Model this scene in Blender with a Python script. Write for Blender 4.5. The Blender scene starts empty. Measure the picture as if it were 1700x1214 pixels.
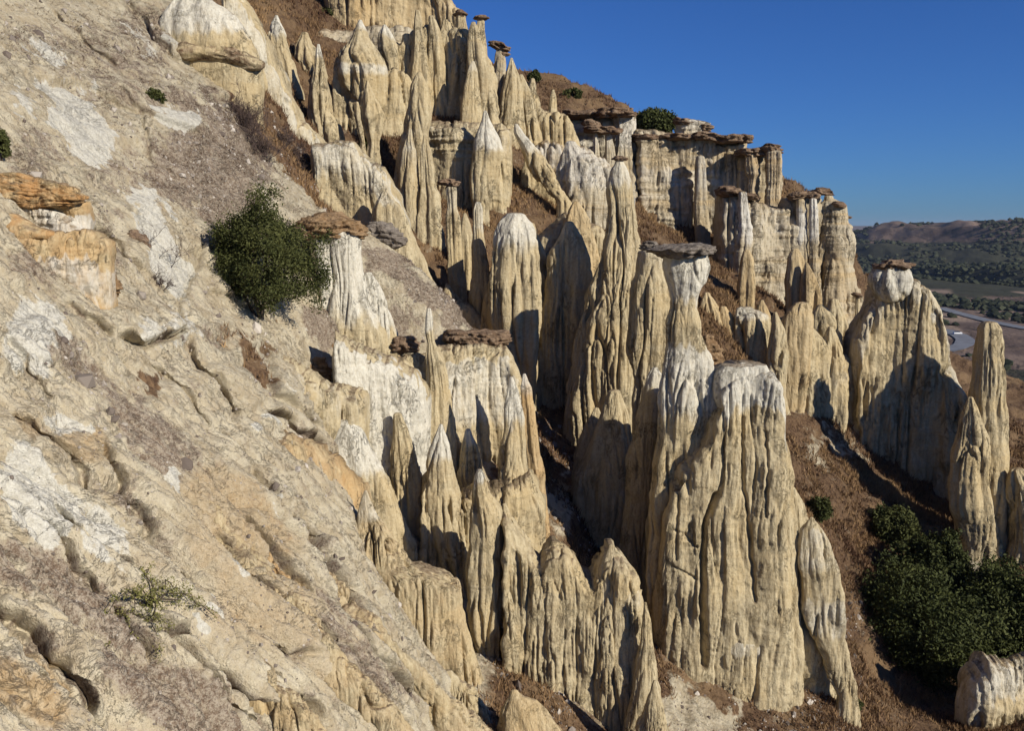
import bpy, math, random
import numpy as np
Q = 1.0            # mesh quality
RNG = np.random.default_rng(7); random.seed(7)
SC = bpy.context.scene
COL = SC.collection

# ------------------------------------------------------------------ camera
F = 1472.0; CX, CY = 850.0, 607.0
PITCH = math.atan((607 - 375) / F)
cam = bpy.data.cameras.new('camera'); camo = bpy.data.objects.new('camera', cam); COL.objects.link(camo)
cam.sensor_width = 36; cam.lens = 36 * F / 1700; cam.clip_start = 0.1; cam.clip_end = 40000
camo.rotation_euler = (math.pi / 2 - PITCH, 0, 0); SC.camera = camo
# ------------------------------------------------------------------ light
SUN_AZ, SUN_EL = math.radians(129), math.radians(25)     # azimuth clockwise from +Y (the view direction)
w = bpy.data.worlds.new('World'); SC.world = w; w.use_nodes = True
nt = w.node_tree; bg = nt.nodes['Background']
sky = nt.nodes.new('ShaderNodeTexSky'); sky.sky_type = 'NISHITA'; sky.sun_disc = False
sky.sun_elevation = SUN_EL; sky.sun_rotation = SUN_AZ; sky.altitude = 900; sky.air_density = 1.0
sky.dust_density = 0.35; sky.ozone_density = 4.0
grade = nt.nodes.new('ShaderNodeMix'); grade.data_type = 'RGBA'; grade.blend_type = 'MULTIPLY'; grade.inputs[0].default_value = 1
grade.inputs[7].default_value = (0.31, 0.59, 1.10, 1)
nt.links.new(sky.outputs[0], grade.inputs[6]); nt.links.new(grade.outputs[2], bg.inputs[0]); bg.inputs[1].default_value = 0.066
sl = bpy.data.lights.new('sun', 'SUN'); sl.energy = 5.0; sl.angle = math.radians(0.5); sl.color = (1, 0.93, 0.80)
so = bpy.data.objects.new('sun', sl); COL.objects.link(so)
so.rotation_euler = (math.pi / 2 - SUN_EL, 0, math.pi - SUN_AZ)
SC.view_settings.view_transform = 'Standard'; SC.view_settings.look = 'None'
SC.view_settings.exposure = 0.27; SC.view_settings.gamma = 1.0

# ------------------------------------------------------------------ noise
_r = np.random.default_rng(3)
PERM = np.concatenate([_r.permutation(256)] * 3).astype(np.int32)
GR = _r.normal(size=(256, 3)).astype(np.float32); GR /= np.linalg.norm(GR, axis=1)[:, None]
def perlin(x, y, z=0.0, seed=0):
    x, y, z = np.broadcast_arrays(np.asarray(x, np.float32) + seed * 17.31, np.asarray(y, np.float32) + seed * 5.7, np.asarray(z, np.float32) - seed * 9.1)
    xi = np.floor(x).astype(np.int32); yi = np.floor(y).astype(np.int32); zi = np.floor(z).astype(np.int32)
    xf = x - xi; yf = y - yi; zf = z - zi
    u = xf * xf * xf * (xf * (xf * 6 - 15) + 10); v = yf * yf * yf * (yf * (yf * 6 - 15) + 10); w_ = zf * zf * zf * (zf * (zf * 6 - 15) + 10)
    xi &= 255; yi &= 255; zi &= 255
    def g(i, j, k):
        h = PERM[PERM[PERM[(xi + i) & 255] + ((yi + j) & 255)] + ((zi + k) & 255)]
        q = GR[h]
        return q[..., 0] * (xf - i) + q[..., 1] * (yf - j) + q[..., 2] * (zf - k)
    a = g(0, 0, 0); a += u * (g(1, 0, 0) - a)
    b = g(0, 1, 0); b += u * (g(1, 1, 0) - b)
    c = g(0, 0, 1); c += u * (g(1, 0, 1) - c)
    e = g(0, 1, 1); e += u * (g(1, 1, 1) - e)
    a += v * (b - a); c += v * (e - c)
    return (a + w_ * (c - a)) * 1.6
def fbm(x, y, z=0.0, o=4, seed=0, gain=0.5):
    s = 0; a = 1; f = 1
    for i in range(o):
        s = s + a * perlin(x * f, y * f, z * f, seed + i * 3); a *= gain; f *= 2.03
    return s
def smooth(a, b, x):
    t = np.clip((x - a) / (b - a), 0, 1); return t * t * (3 - 2 * t)

# ------------------------------------------------------------------ pixel -> world helpers (photo pixels, distance along +Y)
def W(px, py, d):
    u = (np.asarray(px, float) - CX) / F; v = (CY - np.asarray(py, float)) / F
    dy = math.cos(PITCH) + v * math.sin(PITCH); dz = -math.sin(PITCH) + v * math.cos(PITCH)
    d = np.asarray(d, float)
    return u * d / dy, d + 0 * u, dz * d / dy
def proj(X, Y, Z):
    fw = Y * math.cos(PITCH) - Z * math.sin(PITCH); up = Y * math.sin(PITCH) + Z * math.cos(PITCH)
    fw = np.where(np.abs(fw) < 1e-3, 1e-3, fw)
    return CX + F * X / fw, CY - F * up / fw

# ------------------------------------------------------------------ mesh / object helpers
def make_mesh(name, V, faces4=None, faces3=None, mix=None, smooth_=True):
    me = bpy.data.meshes.new(name)
    n4 = 0 if faces4 is None else len(faces4); n3 = 0 if faces3 is None else len(faces3)
    me.vertices.add(len(V)); me.vertices.foreach_set('co', np.ascontiguousarray(V, np.float32).ravel())
    li = []
    if n4: li.append(np.asarray(faces4, np.int32).ravel())
    if n3: li.append(np.asarray(faces3, np.int32).ravel())
    li = np.concatenate(li)
    me.loops.add(len(li)); me.loops.foreach_set('vertex_index', li)
    me.polygons.add(n4 + n3)
    st = np.concatenate([np.arange(n4) * 4, n4 * 4 + np.arange(n3) * 3]).astype(np.int32)
    me.polygons.foreach_set('loop_start', st)
    me.polygons.foreach_set('use_smooth', np.full(n4 + n3, smooth_))
    me.update(calc_edges=True)
    if mix is not None:
        at = me.attributes.new('mix', 'FLOAT_COLOR', 'POINT'); at.data.foreach_set('color', np.ascontiguousarray(mix, np.float32).ravel())
    return me
def link(name, me, mat, parent=None, origin=None, scale=None):
    o = bpy.data.objects.new(name, me); COL.objects.link(o)
    if mat: me.materials.append(mat)
    if parent is not None: o.parent = parent
    elif origin is not None: o.location = origin
    if scale is not None: o['rock_scale'] = float(scale)
    return o
def tag(o, label=None, cat=None, group=None, kind=None):
    if label: o['label'] = label
    if cat: o['category'] = cat
    if group: o['group'] = group
    if kind: o['kind'] = kind
    return o
def empty(name, loc, label, cat, group=None):
    o = bpy.data.objects.new(name, None); COL.objects.link(o); o.location = loc; o.empty_display_size = 0.3
    return tag(o, label, cat, group)
def grid_faces(nr, nc, wrap=False):
    r = np.arange(nr - 1)[:, None]; c = np.arange(nc if wrap else nc - 1)[None, :]
    c2 = (c + 1) % nc
    f = np.stack([r * nc + c, (r + 1) * nc + c, (r + 1) * nc + c2, r * nc + c2], -1).reshape(-1, 4)
    return f
def grid_normals(P, wrap):
    if wrap:
        dc = np.roll(P, -1, 1) - np.roll(P, 1, 1)
    else:
        dc = np.gradient(P, axis=1)
    dr = np.gradient(P, axis=0)
    n = np.cross(dc, dr); l = np.linalg.norm(n, axis=2, keepdims=True)
    return n / np.maximum(l, 1e-9)

# ------------------------------------------------------------------ materials
def mat_new(name):
    m = bpy.data.materials.new(name); m.use_nodes = True
    nt = m.node_tree; b = nt.nodes['Principled BSDF']
    b.inputs['Roughness'].default_value = 0.95; b.inputs['Specular IOR Level'].default_value = 0.12
    return m, nt, b
class NB:
    def __init__(s, nt): s.nt = nt; s.L = nt.links
    def n(s, t, **k):
        x = s.nt.nodes.new(t)
        for a, v in k.items(): setattr(x, a, v)
        return x
    def put(s, sock, v):
        if hasattr(v, 'is_output'): s.L.new(v, sock)
        else: sock.default_value = v
    def math(s, op, a, b=0.0, clamp=False):
        x = s.n('ShaderNodeMath', operation=op, use_clamp=clamp); s.put(x.inputs[0], a); s.put(x.inputs[1], b); return x.outputs[0]
    def vmul(s, v, k):
        x = s.n('ShaderNodeVectorMath', operation='MULTIPLY'); s.put(x.inputs[0], v); s.put(x.inputs[1], k); return x.outputs[0]
    def vscale(s, v, k):
        x = s.n('ShaderNodeVectorMath', operation='SCALE'); s.put(x.inputs[0], v); s.put(x.inputs['Scale'], k); return x.outputs[0]
    def noise(s, v, scale=1.0, detail=4, rough=0.55, dist=0.0):
        x = s.n('ShaderNodeTexNoise'); s.put(x.inputs['Vector'], v); x.inputs['Scale'].default_value = scale
        x.inputs['Detail'].default_value = detail; x.inputs['Roughness'].default_value = rough; x.inputs['Distortion'].default_value = dist
        return x.outputs[0]
    def vor(s, v, scale=1.0, feature='F1'):
        x = s.n('ShaderNodeTexVoronoi', feature=feature); s.put(x.inputs['Vector'], v); x.inputs['Scale'].default_value = scale
        return x.outputs[0]
    def ramp(s, v, a, b):          # smoothstep a..b
        x = s.n('ShaderNodeMapRange', interpolation_type='SMOOTHSTEP'); s.put(x.inputs[0], v)
        x.inputs[1].default_value = a; x.inputs[2].default_value = b; return x.outputs[0]
    def mix(s, f, a, b, mode='MIX'):
        x = s.n('ShaderNodeMix', data_type='RGBA', blend_type=mode); s.put(x.inputs[0], f)
        for i, c in ((6, a), (7, b)):
            if hasattr(c, 'is_output'): s.L.new(c, x.inputs[i])
            else: x.inputs[i].default_value = (*c, 1)
        return x.outputs[2]
    def attr(s):
        x = s.n('ShaderNodeAttribute', attribute_name='mix'); y = s.n('ShaderNodeSeparateColor'); s.L.new(x.outputs['Color'], y.inputs[0])
        return y.outputs[0], y.outputs[1], y.outputs[2], x.outputs['Alpha']
def bump(nb, bsdf, h, dist, strength=0.7):
    x = nb.n('ShaderNodeBump'); nb.L.new(h, x.inputs['Height']); x.inputs['Strength'].default_value = strength
    nb.put(x.inputs['Distance'], dist); nb.L.new(x.outputs[0], bsdf.inputs['Normal'])

def rock_material(name, dark, light, ochre, white, strata=0.5):
    m, nt, b = mat_new(name); nb = NB(nt)
    geo = nb.n('ShaderNodeNewGeometry'); pos = geo.outputs['Position']
    sc = nb.n('ShaderNodeAttribute', attribute_name='rock_scale', attribute_type='OBJECT').outputs['Fac']
    p = nb.vscale(pos, nb.math('DIVIDE', 1.0, sc))
    R, G, B, A = nb.attr()
    streak = nb.noise(nb.vmul(p, (5.0, 5.0, 0.45)), 1.0, 5, 0.6, 0.15)
    big = nb.noise(nb.vmul(p, (0.5, 0.5, 0.35)), 1.0, 3, 0.5)
    fine = nb.noise(p, 11.0, 4, 0.6)
    layer = nb.noise(nb.vmul(pos, (0.05, 0.05, 1.1)), 1.0, 5, 0.62)
    thin = nb.noise(nb.vmul(p, (0.5, 0.5, 9.0)), 1.0, 3, 0.6)
    c = nb.mix(nb.ramp(streak, 0.3, 0.68), dark, light)
    c = nb.mix(nb.math('MULTIPLY', nb.ramp(big, 0.45, 0.7), 0.45), c, ochre)
    c = nb.mix(nb.math('MULTIPLY', nb.ramp(layer, 0.5, 0.68), strata), c, ochre)
    c = nb.mix(nb.math('MULTIPLY', nb.ramp(thin, 0.58, 0.75), strata * 0.6), c, dark)
    c = nb.mix(nb.math('MULTIPLY', B, nb.ramp(nb.noise(p, 1.3, 4, 0.6), 0.3, 0.65)), c, (0.40, 0.20, 0.07))
    wf = nb.math('ADD', R, nb.math('MULTIPLY', nb.math('SUBTRACT', nb.noise(nb.vmul(p, (2.0, 2.0, 1.0)), 1.0, 4, 0.65), 0.5), 0.9))
    wc = nb.mix(nb.ramp(streak, 0.3, 0.6), tuple(x * 0.82 for x in white), white)
    c = nb.mix(nb.math('MULTIPLY', nb.math('MULTIPLY', nb.ramp(wf, 0.25, 0.85), nb.ramp(R, 0.02, 0.3)), 0.9), c, wc)
    crack = nb.noise(nb.vmul(p, (2.2, 2.2, 1.1)), 1.0, 6, 0.75, 1.2)
    cf = nb.math('SUBTRACT', 1.0, nb.ramp(nb.math('ABSOLUTE', nb.math('SUBTRACT', crack, 0.5)), 0.0, 0.022))
    cf = nb.math('MULTIPLY', cf, nb.ramp(nb.noise(p, 0.9, 3, 0.5), 0.5, 0.65))
    c = nb.mix(nb.ramp(fine, 0.35, 0.7), nb.mix(1.0, c, (0.86, 0.83, 0.79), 'MULTIPLY'), c)
    c = nb.mix(nb.math('MULTIPLY', cf, 0.42), c, (0.17, 0.125, 0.08))
    pit = nb.ramp(nb.noise(nb.vmul(p, (7.0, 7.0, 4.0)), 1.0, 3, 0.7), 0.62, 0.72)
    c = nb.mix(nb.math('MULTIPLY', pit, 0.25), c, tuple(x * .75 for x in dark))
    # loose brown soil and dead grass on the ledges (up-facing) and where the attribute asks for it
    nz = nb.n('ShaderNodeSeparateXYZ'); nb.L.new(geo.outputs['Normal'], nz.inputs[0])
    up = nb.ramp(nb.math('ADD', nz.outputs[2], nb.math('MULTIPLY', nb.math('SUBTRACT', nb.noise(p, 3.0, 4, 0.65), 0.5), 0.8)), 0.72, 0.95)
    soil = nb.mix(nb.ramp(nb.noise(p, 7.0, 4, 0.7), 0.35, 0.65), (0.12, 0.072, 0.042), (0.30, 0.23, 0.15))
    sf = nb.math('MAXIMUM', nb.math('MULTIPLY', up, 0.75), nb.ramp(nb.math('ADD', G, nb.math('MULTIPLY', nb.math('SUBTRACT', nb.noise(p, 2.2, 5, 0.7), 0.5), 1.1)), 0.4, 0.65))
    c = nb.mix(sf, c, soil)
    nb.L.new(c, b.inputs['Base Color'])
    h = nb.math('ADD', nb.math('MULTIPLY', nb.noise(nb.vmul(p, (9, 9, 1.2)), 1.0, 5, 0.65), 1.0), nb.math('MULTIPLY', nb.noise(p, 6.0, 6, 0.7), 0.8))
    h = nb.math('ADD', h, nb.math('MULTIPLY', nb.noise(nb.vmul(p, (1, 1, 12)), 1.0, 3, 0.6), strata * 0.6))
    h = nb.math('SUBTRACT', h, nb.math('ADD', nb.math('MULTIPLY', cf, 1.2), nb.math('MULTIPLY', pit, 0.5)))
    bump(nb, b, h, nb.math('MULTIPLY', sc, 0.075), 0.9)
    return m
M_ROCK = rock_material('rock_tan', (0.37, 0.30, 0.185), (0.51, 0.435, 0.285), (0.485, 0.37, 0.195), (0.61, 0.585, 0.505), 0.38)
M_STRATA = rock_material('rock_strata', (0.34, 0.285, 0.195), (0.51, 0.45, 0.335), (0.46, 0.345, 0.19), (0.60, 0.575, 0.515), 0.7)
M_OCHRE = rock_material('rock_ochre', (0.38, 0.29, 0.165), (0.51, 0.41, 0.25), (0.48, 0.32, 0.14), (0.60, 0.58, 0.52), 0.2)
def cap_material(name, a, bcol):
    m, nt, b = mat_new(name); nb = NB(nt)
    pos = nb.n('ShaderNodeNewGeometry').outputs['Position']
    sc = nb.n('ShaderNodeAttribute', attribute_name='rock_scale', attribute_type='OBJECT').outputs['Fac']
    p = nb.vscale(pos, nb.math('DIVIDE', 1.0, sc))
    n1 = nb.noise(p, 3.0, 6, 0.7); n2 = nb.noise(nb.vmul(p, (1.5, 1.5, 9)), 1.0, 4, 0.6)
    c = nb.mix(nb.ramp(n1, 0.35, 0.65), a, bcol)
    c = nb.mix(nb.math('MULTIPLY', nb.ramp(n2, 0.5, 0.7), 0.6), c, tuple(x * 0.45 for x in a))
    c = nb.mix(nb.math('MULTIPLY', nb.ramp(nb.noise(p, 8.0, 4, 0.7), 0.55, 0.7), 0.35), c, (0.36, 0.31, 0.25))
    nb.L.new(c, b.inputs['Base Color'])
    bump(nb, b, nb.math('ADD', n1, n2), nb.math('MULTIPLY', sc, 0.15), 1.0)
    return m
M_CAP = cap_material('cap_rock_brown', (0.15, 0.095, 0.06), (0.27, 0.19, 0.125))
M_CAPG = cap_material('cap_rock_grey', (0.13, 0.105, 0.085), (0.25, 0.215, 0.18))
M_BOULDER = cap_material('boulder_rust', (0.20, 0.12, 0.06), (0.34, 0.23, 0.13))

def ground_material():
    m, nt, b = mat_new('hillside'); nb = NB(nt)
    geo = nb.n('ShaderNodeNewGeometry'); pos = geo.outputs['Position']
    R, G, B, A = nb.attr()
    dist = nb.n('ShaderNodeVectorMath', operation='LENGTH'); nb.L.new(pos, dist.inputs[0])
    n_big = nb.noise(pos, 0.35, 5, 0.6); n_med = nb.noise(pos, 1.6, 6, 0.68, 0.3); n_fin = nb.noise(pos, 9.0, 5, 0.72)
    n_grit = nb.noise(pos, 34.0, 3, 0.7)
    c = nb.mix(nb.ramp(n_med, 0.35, 0.65), (0.43, 0.35, 0.23), (0.60, 0.53, 0.385))
    c = nb.mix(nb.math('MULTIPLY', nb.ramp(n_fin, 0.42, 0.68), 0.5), c, (0.50, 0.44, 0.34))
    # ochre
    c = nb.mix(nb.math('MULTIPLY', nb.ramp(nb.math('ADD', B, nb.math('SUBTRACT', n_med, 0.5)), 0.25, 0.75), 0.9), c,
               nb.mix(nb.ramp(n_fin, 0.35, 0.65), (0.36, 0.24, 0.12), (0.50, 0.38, 0.23)))
    # purple brown gravel: speckle of dark and pale stones
    speck = nb.ramp(nb.math('ADD', nb.math('MULTIPLY', n_grit, 0.55), nb.math('MULTIPLY', n_fin, 0.55)), 0.45, 0.66)
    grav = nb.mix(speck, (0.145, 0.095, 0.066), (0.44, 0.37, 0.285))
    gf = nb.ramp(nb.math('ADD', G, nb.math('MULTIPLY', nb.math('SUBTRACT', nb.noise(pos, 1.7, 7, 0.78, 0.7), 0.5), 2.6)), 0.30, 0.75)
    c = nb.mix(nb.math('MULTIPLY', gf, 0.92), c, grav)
    # white chalk
    streaks = nb.noise(nb.vmul(pos, (1.2, 2.2, 1.2)), 2.2, 6, 0.72, 0.6)
    wf = nb.math('MULTIPLY', nb.ramp(nb.math('ADD', R, nb.math('MULTIPLY', nb.math('SUBTRACT', streaks, 0.5), 1.1)), 0.40, 0.56), 0.95)
    c = nb.mix(wf, c, nb.mix(nb.ramp(n_fin, 0.3, 0.6), (0.50, 0.465, 0.385), (0.66, 0.63, 0.545)))
    # dry grass
    af = nb.ramp(nb.math('ADD', A, nb.math('MULTIPLY', nb.math('SUBTRACT', nb.noise(pos, 1.1, 6, 0.75, 0.6), 0.5), 1.1)), 0.35, 0.62)
    gr = nb.mix(nb.ramp(nb.noise(nb.vmul(pos, (6, 6, 2.5)), 1.0, 6, 0.75, 0.5), 0.36, 0.64), (0.075, 0.042, 0.027), (0.215, 0.135, 0.075))
    gr = nb.mix(nb.ramp(n_big, 0.45, 0.62), gr, nb.mix(n_fin, (0.10, 0.06, 0.035), (0.36, 0.24, 0.13)))
    c = nb.mix(af, c, gr)
    c = nb.mix(nb.math('MULTIPLY', nb.ramp(n_grit, 0.45, 0.62), 0.17), c, (0.12, 0.09, 0.065))
    ck = nb.math('SUBTRACT', 1.0, nb.ramp(nb.math('ABSOLUTE', nb.math('SUBTRACT', nb.noise(pos, 1.5, 7, 0.72, 1.0), 0.5)), 0.0, 0.014))
    ck = nb.math('MULTIPLY', ck, nb.math('MULTIPLY', nb.ramp(n_big, 0.42, 0.58), nb.math('SUBTRACT', 1.0, af)))
    c = nb.mix(nb.math('MULTIPLY', ck, 0.28), c, (0.15, 0.11, 0.075))
    peb = nb.ramp(nb.vor(pos, 16.0), 0.0, 0.28); pm = nb.math('MULTIPLY', nb.math('SUBTRACT', 1.0, peb), nb.ramp(nb.noise(pos, 2.8, 4, .6), .55, .68))
    c = nb.mix(nb.math('MULTIPLY', pm, 0.55), c, (0.20, 0.155, 0.12))
    nb.L.new(c, b.inputs['Base Color'])
    h = nb.math('ADD', nb.math('MULTIPLY', n_fin, 1.0), nb.math('MULTIPLY', n_grit, 0.4))
    h = nb.math('ADD', nb.math('SUBTRACT', h, nb.math('MULTIPLY', ck, 0.35)), nb.math('MULTIPLY', pm, 0.4))
    h = nb.math('ADD', h, nb.math('MULTIPLY', n_med, 1.5))
    bump(nb, b, h, nb.math('MINIMUM', nb.math('ADD', nb.math('MULTIPLY', dist.outputs['Value'], 0.0028), 0.04), 0.25), 0.9)
    return m
M_GROUND = ground_material()

# ------------------------------------------------------------------ near hillside and valley floor: height field through surveyed points
PTS = """-400,1214,6.5 -300,1000,8.5 -300,600,11.5 -300,200,18 -300,-200,30
0,1214,9 0,1000,10.8 0,800,13 0,600,15.5 0,450,17.5 0,300,21 0,150,27 0,0,34 0,-150,44
150,1214,10 150,1000,12.2 150,800,15 150,600,18.5 150,450,21.5 150,300,26 150,150,33 150,0,42 150,-150,52
300,1214,11.3 300,1000,14 300,800,17.5 300,600,22.5 300,450,26.5 300,300,32 300,150,38 300,0,50 300,-150,62
450,1214,13 450,1000,16.5 450,850,20 450,700,24.5 450,560,29 450,400,34 450,300,38 450,200,46 400,80,49
600,1214,15.5 600,1050,19 640,1050,23 640,1000,26 690,1110,23.5 725,1180,21.5 605,940,26 540,900,21.8 540,780,26 520,680,30 560,560,34 650,640,36 620,930,28 680,980,29 620,800,32
700,1214,19.5 850,1214,22.5 850,1100,27 950,1180,26 1000,1214,26 1100,1214,28 1150,1100,33 1200,1214,30 1300,1190,31.5 1350,1100,35 1400,1214,31 1450,1214,33 1500,1150,41 780,1100,27 800,1010,30
500,345,39 560,375,38 600,395,37 650,430,37.2 700,470,37.6 750,515,38 800,545,38.5
560,330,47 640,480,46 700,560,45 760,640,45 800,620,47 860,700,45
900,720,46 960,860,41 1000,900,40 930,800,42.5 890,640,52 760,460,56 700,330,60 640,250,62 620,200,64 500,25,76 450,10,74 760,170,70 790,160,69 850,300,65 830,340,62 860,250,70
1110,385,74 1150,440,68 1200,500,62 1280,500,71 1300,690,58 1350,745,57 1420,800,56 1500,835,58 1560,860,56 1640,925,53 1700,900,56 1450,905,52 1400,910,48 1350,900,45 1300,900,45 1530,1000,50 1600,1150,43 1700,1200,38 1500,1214,36 1180,900,42 1050,1000,38
960,143,102 930,128,104 1050,186,99 880,140,100 1200,264,102 1320,318,98 1410,420,98 1440,500,98 1480,620,104 1700,640,120 1700,700,95 1120,420,84 1280,480,80 1380,560,82 1440,640,82 1330,310,92 1370,330,93 1390,380,94
720,30,86 780,110,86 850,150,90 905,165,94 800,150,115 700,60,120 600,0,110 900,190,125 1000,220,140 900,230,150 1100,260,150 1200,280,150 1300,340,150 1400,430,150 1440,560,150 1600,640,150 1750,660,150 900,260,230 1100,320,230 1300,400,230 1440,640,230 1600,650,230 1800,660,230 2100,660,230 600,60,230 200,-100,230 -300,-200,150
560,-10,82 620,-20,88 300,-300,90 1800,900,52 1900,1214,34 2100,900,60 2100,700,110 2300,1300,30
500,150,62 560,260,62 520,220,60 450,90,66 600,330,56 1000,300,72 940,330,68 1060,560,55 1000,650,50 1100,700,50 1200,650,56 780,240,66 820,200,69"""
P0 = np.array([[float(v) for v in t.split(',')] for t in PTS.split()])
cx_, cy_, cz_ = W(P0[:, 0], P0[:, 1], P0[:, 2])
# a well spaced set, distances scaled so that steep near parts and gentle far parts get similar weight
def key(x, y):
    r = np.sqrt(x * x + y * y) + 3
    return np.log(r) * 22, np.arctan2(x, y) * 22
kx, ky = key(cx_, cy_)
CC = 0.6
def phi(r2): return np.sqrt(r2 + CC * CC)
A_ = phi((kx[:, None] - kx) ** 2 + (ky[:, None] - ky) ** 2) - np.eye(len(kx)) * 0.25
Pm = np.stack([np.ones_like(kx), kx, ky], 1)
M_ = np.block([[A_, Pm], [Pm.T, np.zeros((3, 3))]])
SOL = np.linalg.solve(M_, np.concatenate([cz_, np.zeros(3)]))
def ground_base(X, Y):
    sh = np.shape(X); a, b = key(np.ravel(X), np.ravel(Y)); out = np.empty(a.shape)
    for i in range(0, len(a), 40000):
        s = slice(i, i + 40000)
        out[s] = phi((a[s, None] - kx) ** 2 + (b[s, None] - ky) ** 2) @ SOL[:-3] + SOL[-3] + a[s] * SOL[-2] + b[s] * SOL[-1]
    return out.reshape(sh)
def ground_at(px, py, d0=5, d1=140):          # where the sight line of a photo pixel meets the ground
    d = np.geomspace(d0, d1, 500); X, Y, Z = W(px, py, d); g = ground_base(X, Y)
    k = np.argmax(Z < g)
    return (X[k], Y[k], g[k]) if Z[k] < g[k] else None

def rows_of(s):
    return np.array([[float(v) for v in t.split(',')] for t in s.split()])
# painted ground cover (real colour patches of the hillside): cx, cy, rx, ry, angle(deg, clockwise), channel, strength
PATCH = [(130,205,42,88,-33,0,1),(268,410,34,125,-24,0,1),(50,560,60,95,-20,0,.75),(60,830,70,110,-20,0,.8),(160,900,26,90,-28,0,.6),(300,195,50,22,12,0,.8),
 (440,705,30,9,10,0,1),(305,800,28,22,20,0,.8),(345,1005,26,10,35,0,.9),(330,345,20,25,0,0,.3),(25,170,22,45,-30,0,.6),(75,80,22,40,-25,0,.6),(330,50,60,60,0,0,.6),(240,70,15,45,-35,0,.5),
 (235,330,22,14,0,0,.4),(110,700,30,20,30,0,.6),(470,650,30,40,0,0,.4),(390,930,30,14,40,0,.5),(470,840,16,9,40,0,.6),(280,560,70,40,0,0,.55),(520,610,40,60,0,0,.4),
 (340,290,110,85,20,1,.95),(410,230,90,28,48,1,1.0),(470,420,30,30,0,1,.5),(330,230,90,60,30,1,.6),(150,80,170,60,12,1,.5),(200,140,120,60,20,1,.5),(60,280,60,80,0,1,.55),(250,60,60,60,30,1,.6),(330,170,110,18,18,1,.8),
 (200,290,60,50,20,1,.5),(60,440,60,40,30,1,.6),(150,620,130,35,42,1,.65),(250,720,140,40,42,1,.75),(60,960,90,50,15,1,.75),(130,1010,140,45,30,1,.8),(300,1150,160,60,25,1,.8),(220,880,110,22,50,1,.5),
 (690,470,130,32,38,1,1.1),(540,540,40,45,10,1,.9),(640,440,60,25,45,1,.9),(790,530,60,18,20,1,.9),(660,540,30,45,0,1,.8),(650,360,30,20,30,1,.6),(470,1150,60,40,35,1,.3),(180,400,40,60,0,1,.4),
 (425,590,34,48,5,3,1.0),(400,560,40,22,0,3,.6),(350,560,25,30,0,1,.6),(240,640,14,30,-45,3,.7),
 (60,1150,110,50,25,2,.8),(400,850,120,60,30,2,.55),(450,1000,160,90,35,2,.5),(60,700,50,25,40,2,.6),(150,740,60,25,40,2,.6),(560,1100,80,90,30,2,.4),(70,330,60,30,20,2,.8),(330,900,60,60,30,2,.5),(560,760,60,60,0,2,.4),
 (620,1130,40,110,-30,1,.7),(560,1010,25,90,-35,1,.6)]
def mixcols(X, Y, Z):
    px, py = proj(X, Y, Z)
    wx = fbm(X * 0.5, Y * 0.5, Z * 0.5, 6, 11, .6) * 30; wy = fbm(X * 0.5, Y * 0.5, Z * 0.5, 6, 12, .6) * 30
    m = np.zeros(px.shape + (4,), np.float32)
    left = (1 - smooth(56, 62, np.hypot(X, Y))) * (1 - smooth(-2.0, 1.0, X)) * (1 - smooth(40, 43, Y) * smooth(330, 420, px))
    leftpx = (1 - smooth(640, 860, px + 0.0 * py))
    m[..., 3] = 1 - left * (1 - smooth(780, 900, px))
    m[..., 1] = 0.22 * left
    for cx, cy, rx, ry, an, ch, st in PATCH:
        t = math.radians(an); dx = px + wx - cx; dy = py + wy - cy
        if ry > rx and abs(an) > 0: pass
        u = dx * math.cos(t) + dy * math.sin(t); v = -dx * math.sin(t) + dy * math.cos(t)
        r = np.sqrt((u / rx) ** 2 + (v / ry) ** 2)
        f = (1 - smooth(0.55, 1.25, r)) * st * (Y < 52) * (Y > 3)
        m[..., ch] = np.maximum(m[..., ch], f)
        if ch == 0: m[..., 1] *= 1 - 0.9 * np.clip(f, 0, 1)
        if ch == 3: m[..., 1] *= 1 - f
    # pale bare rubble at the foot of some pinnacles
    for cx, cy, rx, ry, st in [(1640,925,90,25,1),(1400,740,60,30,.5),(1110,1180,50,60,.8),(1180,1200,60,30,.8),(930,830,30,60,.5),(1300,1180,50,40,.4),(1000,1180,60,40,.3),(820,180,14,30,.6)]:
        r = np.sqrt(((px + wx - cx) / rx) ** 2 + ((py + wy - cy) / ry) ** 2); f = (1 - smooth(.6, 1.2, r)) * st
        m[..., 3] *= 1 - f
    m[..., 3] *= .66 + .34 * smooth(-.22, .12, fbm(X * .22, Y * .22, Z * .22, 5, 13, .6))
    m[..., 3] = np.maximum(m[..., 3], .8 * smooth(70, 76, Y))
    return m
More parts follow.
